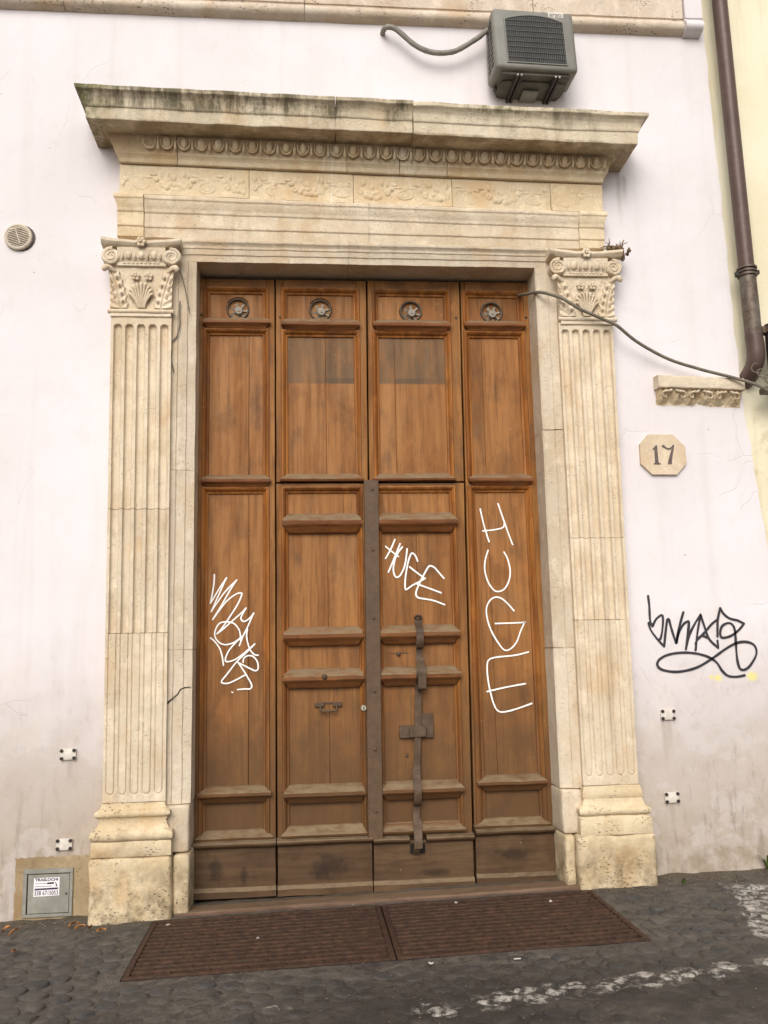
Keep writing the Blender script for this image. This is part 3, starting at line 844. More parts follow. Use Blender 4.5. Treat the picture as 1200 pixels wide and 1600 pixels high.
# black box for the hall behind the door, added to keep sky light out
V = [(x, y, z) for y in (0.44, 3.2) for x, z in ((OPX0, 0.0), (OPX1, 0.0), (OPX1, OPZ), (OPX0, OPZ))]
obj('hall_light_block', (V, [(0, 1, 5, 4), (1, 2, 6, 5), (2, 3, 7, 6), (3, 0, 4, 7), (4, 5, 6, 7)]), BLACK, kind='structure')
V = [(x, y, z) for y in (-0.02, 0.46) for x, z in ((OPX0, -0.1), (OPX1, -0.1), (OPX1, 0.150), (OPX0, 0.112))]
obj('hall_light_block_floor', (V, [(0, 1, 2, 3), (3, 2, 6, 7), (4, 5, 6, 7)]), BLACK, kind='structure')

# ------------------------------------------------------------------ the stone doorway
PORT = thing('stone_doorway', 'carved cream stone doorway with fluted pilasters, fruit frieze and heavy stained cornice', 'doorway', (0.45, 0, 0.15))
def tilt(v):
    t = max(0, min(1, (v.z-4.12)/0.35))
    return Vector((v.x, v.y, v.z-0.0165*(v.x+1.2)*t))
def rnd_prof(p, r=0.006):
    out = [p[0]]
    for i in range(1, len(p)-1):
        a, b, c = Vector(p[i-1]), Vector(p[i]), Vector(p[i+1])
        d1, d2 = a-b, c-b
        if d1.length < 1e-5 or d2.length < 1e-5: continue
        k1, k2 = min(r, d1.length*0.4), min(r, d2.length*0.4)
        out += [tuple(b+d1.normalized()*k1), tuple(b+d1.normalized()*k1*0.3+d2.normalized()*k2*0.3), tuple(b+d2.normalized()*k2)]
    return out + [p[-1]]

# pilasters
def flute_field(x0, x1, z0, z1, depth, top=True, bot=True, wobble=0.0):
    w = x1-x0
    cs = [x0+w*(0.115+0.1925*k) for k in range(5)]
    r = w*0.066
    def f(X, Z):
        H = np.zeros_like(X)
        for c in cs:
            zc = np.clip(Z, z0+r if bot else -9, z1-r if top else 99)
            d = np.sqrt((X-c)**2+(Z-zc)**2)/r
            H = np.minimum(H, -depth*np.clip(1-d**5, 0, 1)**0.6 if depth > 0.015 else -depth*np.exp(-((d-0.92)/0.13)**2)+0.003*np.clip(1-d**2, 0, 1))
        return H + wobble*np.sin(Z*7+X*9)*0.3
    return f
def shaft(x0t, x1t, x0b, x1b, blocks, zb, zt_, seed):
    """blocks: (z0, z1, flute depth, flutes start above / end below)"""
    for (z0, z1, dep, fz0, fz1) in blocks:
        w = 0.37
        f = flute_field(0, w, fz0, fz1, dep, fz1 < z1, fz0 > z0)
        nz = 26
        zz = sorted(set([z0, z1] + list(np.linspace(z0, z1, nz)) + ([fz1-0.001*k for k in (0, 3, 7, 12, 18, 26)] if fz1 < z1 else []) + ([fz0+0.001*k for k in (0, 3, 7, 12, 18, 26)] if fz0 > z0 else [])))
        V, F = relief(0, w, z0+0.0015, z1-0.0015, 130, 0, f, -0.10, 0.12, zs=[min(max(q, z0+0.0015), z1-0.0015) for q in zz])
        def wp(v):
            t = (v.z-zb)/(zt_-zb)
            a = x0b+(x0t-x0b)*t; b = x1b+(x1t-x1b)*t
            e = 1.0 if v.y > -0.105 else 0.0
            d = noise.noise(Vector((v.x*6+seed, v.z*5, seed)))*0.0025
            ed = min(v.x, w-v.x)
            ch = 0.010*max(0, noise.noise(Vector((seed, v.z*9, v.x*3)))-0.1) if ed < 0.012 else 0
            return Vector((a+(b-a)*v.x/w, v.y+d+ch+(0.002*math.sin(seed*5+z0*9)), v.z))
        obj('pilaster_shaft_block', ([wp(Vector(q)) for q in V], F), ST_PALE, PORT, angle=50)
ZS0, ZS1 = 0.757, 3.722
shaft(-1.178, -0.805, -1.156, -0.797, [(2.481, ZS1, 0.026, 1.0, 3.655), (1.73, 2.481, 0.025, 1.0, 9), (ZS0, 1.73, 0.008, 0.80, 9)], ZS0, ZS1, 1.3)
shaft(1.695, 2.06, 1.697, 2.043, [(2.275, ZS1, 0.026, 1.0, 3.655), (1.758, 2.275, 0.025, 1.0, 9), (ZS0, 1.758, 0.007, 0.81, 9)], ZS0, ZS1, 4.1)

# bases and plinths
for (x0, x1, sd) in ((-1.158, -0.80, 1), (1.697, 2.045, 5)):
    pr = [(0.105, 0.757)] ; 
    pr = [(0.145, 0.462), (0.150, 0.468), (0.150, 0.545), (0.146, 0.550)] + arc(0.128, 0.581, 0.033, -80, 80, 6) + [(0.130, 0.618), (0.118, 0.640), (0.116, 0.662), (0.124, 0.676)] + arc(0.118, 0.697, 0.022, -75, 75, 5) + [(0.116, 0.724), (0.106, 0.74), (0.104, 0.755)]
    if sd == 5:
        pr = [(0.150, 0.478), (0.152, 0.484), (0.152, 0.572), (0.146, 0.580), (0.140, 0.584)] + arc(0.128, 0.612, 0.026, -80, 80, 6) + [(0.124, 0.645), (0.118, 0.665), (0.110, 0.682), (0.116, 0.690), (0.117, 0.72), (0.110, 0.735), (0.105, 0.755)]
    obj('pilaster_base', wear(sweep(pr, x0-0.0, x1+0.0, 10, 'return', 'return', 0.104), 0.004, 11, 0.0025, sd), ST_BASE, PORT, angle=55)
def plinth(x0, x1, z0, z1, out, sd, bev=0.022):
    VF = box(x0, x1, -out, 0.05, z0, z1, bev, 3, 5)
    obj('pilaster_plinth', wear(VF, 0.010, 7, 0.004, sd), ST_BASE, PORT, angle=60)
plinth(-1.212, -0.748, 0.04, 0.458, 0.165, 2)
plinth(1.626, 2.110, 0.10, 0.475, 0.168, 6, 0.028)

# jambs
def jamb(x0, x1, zz, flip, sd, nm='jamb_block'):
    for i, (a, b) in enumerate(zip(zz, zz[1:])):
        w = x1-x0
        # section across x: two fasciae and a small outer fillet
        sec = [(0, 0.050), (0.052*w/0.15, 0.050), (0.056*w/0.15, 0.058), (0.112*w/0.15, 0.058), (0.118*w/0.15, 0.066), (w, 0.066)]
        if flip: sec = [(0, 0.050), (0.010, 0.054), (0.075*w/0.13, 0.056), (0.080*w/0.13, 0.064), (w, 0.064)]
        pts = [(x0+s if not flip else x1-s, o) for s, o in sec]
        # runs from the door reveal outwards
        xs_ = [p[0] for p in pts]
        innerx = x1 if not flip else x0
        # order from inner edge
        prof = [(innerx, 0.045)] + [((x1-s) if not flip else (x0+s), o) for s, o in sec][1:]
        ring = [(innerx, -0.22)] + prof + [((x0 if not flip else x1), -0.05), ((x0 if not flip else x1), -0.22)]
        n = max(3, int((b-a)/0.12))
        V, F = [], []
        for s in range(n+1):
            z = a+0.0015+(b-a-0.003)*s/n
            V += [(x, -o, z) for x, o in ring]
        k = len(ring)
        for s in range(n):
            for q in range(k):
                F.append((s*k+q, s*k+(q+1) % k, (s+1)*k+(q+1) % k, (s+1)*k+q))
        F.append(tuple(range(k))); F.append(tuple(n*k+q for q in range(k)))
        off = 0.003*math.sin(sd*3+i*5)
        V = [(x, y+off, z) for x, y, z in V]
        obj(nm, wear((V, F), 0.003, 8, 0.0015, sd+i), ST_JAMB, PORT, angle=30)
jamb(-0.803, -0.658, [0.73, 1.627, 2.728, 4.105], False, 2)
jamb(1.566, 1.698, [0.74, 1.589, 2.988, 4.10], True, 7)
# the broken joint in the left jamb: a slanting fissure filled with shadow
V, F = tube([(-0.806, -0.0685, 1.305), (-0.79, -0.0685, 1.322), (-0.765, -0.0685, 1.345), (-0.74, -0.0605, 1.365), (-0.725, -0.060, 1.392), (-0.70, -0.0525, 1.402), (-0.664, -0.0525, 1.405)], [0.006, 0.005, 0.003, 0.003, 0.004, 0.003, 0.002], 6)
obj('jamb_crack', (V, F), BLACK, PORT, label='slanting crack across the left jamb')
for (x0, x1, z0, z1, o_, sd) in ((-0.80, -0.662, 0.462, 0.727, 0.085, 3), (-0.746, -0.655, 0.05, 0.458, 0.12, 4), (1.562, 1.69, 0.478, 0.737, 0.085, 8), (1.563, 1.622, 0.13, 0.474, 0.115, 9)):
    obj('jamb_plinth', wear(box(x0, x1, -o_, 0.2, z0, z1, 0.014, 2, 3), 0.005, 9, 0.002, sd), ST_BASE if z0 < 0.3 else ST_JAMB, PORT, angle=55)

# lintel over the opening
pr = [(-0.20, 4.098), (0.050, 4.098), (0.052, 4.100), (0.052, 4.142), (0.060, 4.146), (0.060, 4.182), (0.067, 4.186)] + [(0.067, 4.202), (0.075, 4.215), (0.084, 4.224), (0.084, 4.246), (0.06, 4.250)]
tl = [-0.795, 0.32, 1.69]
for a, b in zip(tl, tl[1:]):
    obj('lintel_block', wear(sweep(rnd_prof(pr, 0.003), a+0.001, b-0.001, 16, back=-0.22), 0.003, 8, 0.0015, a), ST_JAMB, PORT, warp=tilt, angle=32)

# architrave
def arch_prof(d):
    p = [(0.0, 4.256), (0.060+d, 4.256), (0.060+d, 4.322), (0.068+d, 4.326), (0.070+d, 4.336), (0.070+d, 4.418), (0.078+d, 4.424), (0.080+d, 4.436)]
    p += [(0.082+d, 4.446), (0.088+d, 4.46), (0.096+d, 4.482), (0.099+d, 4.498), (0.106+d, 4.504), (0.106+d, 4.530), (0.09, 4.534)]
    return rnd_prof(p, 0.004)
for (a, b, d, l, r) in ((-1.160, -0.992, 0.012, 'return', 'flat'), (-0.992, 0.46, 0.0, 'flat', 'flat'), (0.46, 1.876, 0.0, 'flat', 'flat'), (1.876, 2.048, 0.012, 'flat', 'return')):
    obj('architrave_block', wear(sweep(arch_prof(d), a+(0.001 if l == 'flat' else 0.0), b-(0.001 if r == 'flat' else 0), max(3, int((b-a)/0.1)), l, r, 0.098), 0.003, 7, 0.0015, a), ST_WARM if d else ST_PALE, PORT, warp=tilt, angle=32)

# frieze with fruit garlands in low relief
def frieze_field(x0, x1, seed, amp=1.0):
    rnd = random.Random(seed)
    B = []                                     # bumps: x, z, rx, rz, h, hollow
    per = 0.43
    k0 = math.floor((x0-0.3)/per)
    for k in range(k0, k0+8):
        c = k*per + 0.06
        for (dx, dz, r) in ((-0.045, .062, .021), (-0.012, .052, .020), (0.02, .050, .022), (0.05, .06, .020), (-0.028, .082, .018), (0.005, .078, .019), (0.036, .083, .018),
                            (-0.085, .082, .024), (0.09, .08, .023), (-0.115, .112, .019), (0.12, .112, .020)):
            B.append((c+dx+rnd.uniform(-.006, .006), 4.535+dz+rnd.uniform(-.006, .006), r, r*0.95, 0.014*rnd.uniform(.45, 1.2), 0))
            if r > 0.0225: B.append((B[-1][0], B[-1][1], r*.4, r*.4, -0.006, 0))
        for (dx, dz, rx, rz) in ((-0.075, .148, .012, .026), (-0.048, .150, .010, .024), (0.065, .15, .011, .026), (0.092, .146, .012, .024), (-0.135, .14, .024, .010), (0.14, .14, .024, .01), (0.0, .118, .012, .02), (-.02, .12, .008, .018)):
            B.append((c+dx+rnd.uniform(-.008, .008), 4.54+dz+rnd.uniform(-.006, .004), rx, rz, 0.012, 1))
        B.append((c+per/2+rnd.uniform(-.012, .012), 4.535+0.068+rnd.uniform(-.008, .008), 0.048*rnd.uniform(.85, 1.2), 0.036*rnd.uniform(.8, 1.15), 0.009*rnd.uniform(.6, 1.1), 2))
        B.append((c+per/2, 4.535+0.118, 0.018, 0.022, 0.013, 0))
        B.append((c+per/2-0.05, 4.535+0.125, 0.03, 0.008, 0.009, 1)); B.append((c+per/2+0.05, 4.535+0.125, 0.03, 0.008, 0.009, 1))
    def f(X, Z):
        H = 0.004*np.sin(X*11+seed)*np.sin(Z*23)
        H = H + 0.0
        G = np.zeros_like(X)
        for (bx, bz, rx, rz, h, ty) in B:
            if bx+rx < x0+0.01 or bx-rx > x1-0.01: continue
            d = np.sqrt(((X-bx)/rx)**2+((Z-bz)/rz)**2)
            if ty == 2:
                b = h*np.exp(-((d-0.92)/0.13)**2) + 0.005*np.clip(1-d, 0, 1) + 0.004*np.exp(-((d-0.5)/0.1)**2)
            elif ty == 1:
                b = h*np.sqrt(np.clip(1-d**2, 0, 1))*(0.75+0.5*np.abs(np.clip((X-bx)/rx, -1, 1)))
            elif h < 0:
                G = G+h*np.clip(1-d**2, 0, 1); continue
            else: b = h*np.sqrt(np.clip(1-d**2, 0, 1))
            G = np.maximum(G, b) if ty != 2 else np.maximum(G, b)
        fade = np.clip((X-x0-0.012)/0.02, 0, 1)*np.clip((x1-0.012-X)/0.02, 0, 1)
        G = G*amp*fade*(0.75+0.45*np.sin(X*7.3+seed)*np.sin(Z*31+X*19))
        fil = np.where(Z < 4.556, 0.013, 0.0)
        return np.maximum(G, fil)+H*0.4
    return f
for (a, b, amp, sd) in ((-1.152, -0.322, 0.8, 3), (-0.322, 0.36, 1.0, 5), (0.36, 1.02, 0.95, 6), (1.02, 1.69, 0.85, 8), (1.69, 2.052, 0.45, 11)):
    zs_ = [4.536, 4.546, 4.5545, 4.5575] + list(np.linspace(4.562, 4.742, 46))
    VF = relief(a+0.0015, b-0.0015, 0, 0, int((b-a)/0.0042), 0, frieze_field(a, b, sd, amp), -0.082-0.002*math.sin(sd*7), 0.11, zs=zs_)
    obj('frieze_block', VF, ST_WARM, PORT, warp=tilt, angle=70)

# bed moulding with egg and dart
BED = [(0.08, 4.746), (0.104, 4.746), (0.108, 4.752), (0.112, 4.775), (0.124, 4.792), (0.130, 4.796), (0.132, 4.806), (0.134, 4.810), (0.138, 4.820), (0.146, 4.845), (0.156, 4.872), (0.168, 4.898), (0.172, 4.906), (0.10, 4.908)]
beds = []
for (a, b, l, r) in ((-1.142, -0.78, 'return', 'flat'), (-0.78, 0.318, 'flat', 'flat'), (0.318, 0.665, 'flat', 'flat'), (0.665, 0.985, 'flat', 'flat'), (0.985, 2.045, 'flat', 'return')):
    o = obj('bed_moulding_block', wear(sweep(rnd_prof(BED, 0.003), a+(0.002 if l == 'flat' else 0), b-(0.002 if r == 'flat' else 0), max(4, int((b-a)/0.08)), l, r, 0.10), 0.002, 8, 0.001, a), ST_WARM, PORT, warp=tilt, angle=32)
    beds.append((a, b, o))
def egg_meshes():
    e = ellip((0, 0, 0), 0.0255, 0.021, 0.037, 12, 8)
    sh = []
    path = []
    for k in range(15):
        a = R(-20+220*k/14)
        path.append((0.038*math.cos(a+math.pi), 0.0, 0.046*math.sin(a+math.pi)+0.012))
    s = tube(path, [0.004+0.0035*math.sin(math.pi*k/14) for k in range(15)], 6)
    d = tube([(0, 0.004, 0.040), (0, -0.012, 0.0), (0, -0.014, -0.03), (0, -0.004, -0.046)], [0.0035, 0.0075, 0.011, 0.001], 6)
    return [mk(n, v, f, ST_WARM, 60) for n, (v, f) in (('egg', e), ('egg_shell', s), ('dart', d))]
EG = egg_meshes()
tiltx = R(20)
xx = -1.06; i = 0
while xx < 2.06:
    for (a, b, o) in beds:
        if a <= xx < b or (xx >= 2.045 and b > 2.0) :
            p = tilt(Vector((xx, -0.170, 4.855)))
            rv = random.Random(i*7+1)
            if xx > -0.93:
                e_ = put('egg', EG[0], p, o, rot=(tiltx+rv.uniform(-.08, .08), rv.uniform(-.1, .1), 0.0)); e_.scale = (rv.uniform(.85, 1.08), rv.uniform(.6, 1.1), rv.uniform(.9, 1.06))
            if xx > -1.0:
                e_ = put('egg_shell', EG[1], p, o, rot=(tiltx, rv.uniform(-.08, .08), 0)); e_.scale = (rv.uniform(.94, 1.04), rv.uniform(.6, 1.1), 1)
            q = tilt(Vector((xx+0.0545, -0.170, 4.855)))
            if -0.96 < xx+0.05 < 2.09: put('dart', EG[2], q, o, rot=(tiltx, 0, 0))
            break
    xx += 0.109; i += 1

# cornice
CO = [(0.10, 4.900), (0.26, 4.903), (0.268, 4.897), (0.330, 4.897), (0.336, 4.900), (0.338, 4.976), (0.346, 4.980), (0.350, 4.990), (0.353, 5.006), (0.362, 5.030), (0.378, 5.050), (0.392, 5.060), (0.398, 5.064), (0.400, 5.086), (0.396, 5.090), (0.10, 5.112)]
for (a, b, l, r, dz, dy) in ((-1.140, 0.238, 'return', 'flat', 0, 0), (0.238, 0.735, 'flat', 'flat', 0.002, 0.002), (0.735, 2.045, 'flat', 'return', -0.006, -0.004)):
    sh = lambda v, dz=dz, dy=dy: tilt(v)+Vector((0, dy, dz))
    obj('cornice_block', wear(sweep(rnd_prof(CO, 0.004), a+(0.001 if l == 'flat' else 0), b-(0.001 if r == 'flat' else 0), max(6, int((b-a)/0.05)), l, r, 0.165), 0.006, 6, 0.0025, a), ST_CORN, PORT, warp=sh, angle=30)

# capitals
def capital(cx, z0, hw_b, hw_t, seed):
    def P(u, w, o): return (cx+u, -o, z0+w)
    def bell(X, Z):
        w = Z
        H = 0.015*np.clip((w-0.12)/0.2, 0, 1)**1.5
        # palmette hollow
        d = np.sqrt((X/0.085)**2+((w-0.10)/0.115)**2)
        H = H - 0.012*np.clip(1-d**2, 0, 1)
        return H
    def xw(X, Z):
        t = np.clip(Z/0.3, 0, 1)
        return X*(hw_b+(0.018*t**3))/0.185
    V, F = wear(relief(-0.185, 0.185, 0.015, 0.345, 124, 96, bell, -0.098, 0.11, xw), 0.004, 18, 0.0015, seed)
    core = obj('pilaster_capital', ([P(x, w, -y) for x, y, w in V], F), ST_PALE, PORT, angle=60)
    c = core
    # astragal
    obj('astragal', wear(tube([P(-hw_b-0.016, 0, 0.105), P(-hw_b*0.4, 0.001, 0.106), P(hw_b*0.4, -0.001, 0.106), P(hw_b+0.016, 0.0, 0.105)], 0.015, 10), 0.003, 14), ST_PALE, c)
    obj('collar', wear(box(cx-hw_b, cx+hw_b, -0.112, 0.0, z0-0.036, z0-0.014, 0.003, 1, 3), 0.003, 12, 0, seed), ST_PALE, c)
    # palmette ribs fanning into a scalloped arch
    for k in range(9):
        a = R(-88+22*k)
        ex, ew = 0.066*math.sin(a), 0.105+0.070*math.cos(a)
        sx, sw = 0.020*math.sin(a), 0.025
        pts = [P(sx, sw, 0.104), P(sx+(ex-sx)*0.25, sw+(ew-sw)*0.45, 0.116), P(sx+(ex-sx)*0.72, sw+(ew-sw)*0.85, 0.124), P(ex, ew, 0.124), P(ex*1.06, ew+0.004*math.cos(a), 0.112)]
        obj('palmette_rib', tube(crom(pts, 3), [0.004+0.0075*(i_/12)**0.8 for i_ in range(13)], 7), ST_PALE, c, angle=60)
    # broad acanthus leaves with lobed edges and drilled eyes
    for s in (-1, 1):
        def lf_(X, Z):
            w = Z
            inn = 0.078+0.055*(w/0.27)**1.3
            lob = 0.011*np.abs(np.sin(w*np.pi/0.052))
            mid_ = inn+0.045
            ridge = np.cos(((w)-np.abs(X-mid_)*0.55)*2*np.pi/0.052)*np.clip(np.abs(X-mid_)/0.02, 0, 1)
            H = 0.016+0.010*np.clip((w-0.12)/0.14, 0, 1)+0.0055*ridge-0.25*np.abs(X-mid_)**1.5
            H = H-0.010*np.exp(-((X-mid_)/0.004)**2)
            for (hw_, hx_) in ((0.052, -0.022), (0.104, -0.024), (0.156, -0.022), (0.206, -0.02), (0.08, 0.024), (0.13, 0.024), (0.18, 0.02)):
                H = H-0.022*np.exp(-(((X-mid_-hx_)/0.0055)**2+((w-hw_)/0.010)**2))
            out_ = np.clip((X-(inn-0.012+lob))/0.006, 0, 1)*np.clip((0.272-w)/0.012, 0, 1)
            return H*out_-0.006*(1-out_)
        V, F = relief(0.055, 0.187, 0.017, 0.28, 60, 90, lf_, -0.102, 0.08, lambda X, Z: X*(hw_b+0.016*np.clip(Z/0.28, 0, 1)**3)/0.185)
        parts = [([P(s*x, w, -y) for x, y, w in V], F)]
        tip = [P(s*0.165, 0.255, 0.118), P(s*0.20, 0.278, 0.135), P(s*0.222, 0.268, 0.148), P(s*0.222, 0.248, 0.142)]
        parts.append(tube(crom(tip, 4), [0.012, 0.014, 0.016, 0.018, 0.018, 0.019, 0.019, 0.019, 0.018, 0.017, 0.015, 0.012, 0.008], 8))
        obj('acanthus_leaf', join(*parts), ST_PALE, c, angle=60)
    # two rosettes
    for u in (-0.036, 0.044):
        parts = [ellip(P(u, 0.228, 0.124), 0.009, 0.008, 0.009, 8, 5)]
        for k in range(5):
            a = 2*math.pi*k/5+0.3
            parts.append(ellip(P(u+0.018*math.cos(a), 0.228+0.018*math.sin(a), 0.118), 0.012, 0.008, 0.012, 8, 5))
        obj('rosette', join(*parts), ST_PALE, c, angle=60)
    # echinus: beaded fillet, eggs
    obj('beaded_fillet', wear(box(cx-0.155, cx+0.155, -0.128, 0, z0+0.292, z0+0.318, 0.004, 1), 0.002, 12), ST_PALE, c)
    obj('fillet_bead', join(*[ellip(P(u, 0.312, 0.130), 0.010, 0.005, 0.007, 8, 5) for u in np.linspace(-0.105, 0.105, 9)]), ST_PALE, c)
    obj('echinus', wear(sweep([(0.08, z0+0.318), (0.12, z0+0.32), (0.135, z0+0.345), (0.142, z0+0.385), (0.144, z0+0.41), (0.1, z0+0.412)], cx-0.15, cx+0.15, 6), 0.002, 9), ST_PALE, c)
    for k in range(-1, 2):
        put('egg', EGS[0], P(k*0.078, 0.362, 0.134), c)
        put('egg_shell', EGS[1], P(k*0.078, 0.362, 0.134), c)
    for k in (-1.5, -0.5, 0.5, 1.5):
        put('dart', EGS[2], P(k*0.078, 0.362, 0.134), c)
    # volutes
    for s in (-1, 1):
        vc = (s*(hw_t-0.060), 0.350)
        pts, rr = [], []
        for k in range(46):
            t = k/45; a = R(100)-t*R(800)
            r = 0.047*(1-t)**0.85+0.006
            pts.append(P(vc[0]-s*r*math.cos(a)*-1, vc[1]+r*math.sin(a), 0.142-0.004*(1-t)))
            rr.append(0.0095*(1-t)+0.004)
        parts = [tube(pts, rr, 7), lathe([(0.064, 0.0), (0.066, -0.02), (0.062, -0.034), (0.0, -0.036)][::-1] if False else [(0.054, 0.05), (0.057, -0.01), (0.052, -0.027), (0.001, -0.030)], 26, 'y', P(vc[0], vc[1], 0.112))]
        obj('volute', wear(join(*parts), 0.005, 16, 0.002, seed), ST_PALE, c, angle=50)
    # abacus with concave front and horns
    V, F = [], []
    nn = 20
    for i in range(nn+1):
        u = -1+2*i/nn
        o_ = 0.150+0.020*u*u
        lift = 0.012*u*u
        for (o2, w) in ((o_-0.018, 0.412), (o_-0.004, 0.425), (o_+0.004, 0.437), (o_, 0.455), (0.0, 0.460), (0.0, 0.405)):
            V.append(P(u*hw_t, w+lift, o2))
    for i in range(nn):
        for k in range(6): F.append((i*6+k, i*6+(k+1) % 6, (i+1)*6+(k+1) % 6, (i+1)*6+k))
    F.append(tuple(range(6))); F.append(tuple(nn*6+k for k in range(6)))
    obj('abacus', wear((V, F), 0.003, 12, 0.0015, seed), ST_PALE, c, angle=40)
    parts = [ellip(P(0.0, 0.437, 0.175), 0.010, 0.010, 0.010, 8, 6)]
    for k in range(6):
        a = 2*math.pi*k/6
        parts.append(ellip(P(0.022*math.cos(a), 0.437+0.022*math.sin(a), 0.166), 0.014, 0.010, 0.014, 8, 6))
    obj('abacus_flower', join(*parts), ST_PALE, c, angle=60)
    return core
EGS = []
for n, (v, f) in (('egg', ellip((0, 0, 0), 0.021, 0.018, 0.030, 10, 7)), ('egg_shell', tube([(0.029*math.cos(R(180+10-200*k/12)), 0, -0.034*math.sin(R(10+160*k/12))+0.012) for k in range(13)], 0.0045, 6)), ('dart', tube([(0, 0, 0.03), (0, -0.008, 0.0), (0, -0.010, -0.02), (0, -0.002, -0.034)], [0.003, 0.006, 0.009, 0.001], 6))):
    EGS.append(mk(n, v, f, ST_PALE, 60))
capital(-0.993, 3.737, 0.187, 0.247, 2)
capital(1.888, 3.722, 0.182, 0.248, 6)

# ------------------------------------------------------------------ the wooden door
YF, YP = 0.150, 0.180
DOOR = thing('wooden_door', 'tall weathered brown panelled wooden door of four leaves with white graffiti and iron bolt', 'door', (0.45, 0.17, 0.14))
KN = [(-9, 0), (0.36, 0), (0.46, -0.035), (0.536, -0.02), (0.975, -0.02), (1.095, -0.04), (1.155, -0.006), (1.48, 0), (9, 0)]
def dw(v):
    s = max(0, min(1.05, (4.07-v.z)/3.6))
    for (a, da), (b, db) in zip(KN, KN[1:]):
        if a <= v.x <= b:
            return Vector((v.x+(da+(db-da)*(v.x-a)/(b-a))*s, v.y, v.z))
    return v
MOULD = [(0.002, 0.000), (0.004, 0.010), (0.010, 0.014), (0.016, 0.016), (0.020, 0.026), (0.026, 0.034), (0.034, 0.040), (0.042, 0.040), (0.046, 0.034), (0.048, 0.026)]
def ledge_prof(z0, z1, big=0.072):
    h = z1-z0
    return [(0.0, z0-0.030), (0.028, z0-0.028), (0.040, z0-0.016), (0.048, z0-0.002), (0.062, z0+0.12*h), (big-0.003, z0+0.18*h), (big, z0+0.24*h), (big, z0+0.46*h), (big-0.004, z0+0.52*h), (0.046, z0+0.74*h), (0.014, z1-0.004), (0.0, z1)]
LEAVES = {}
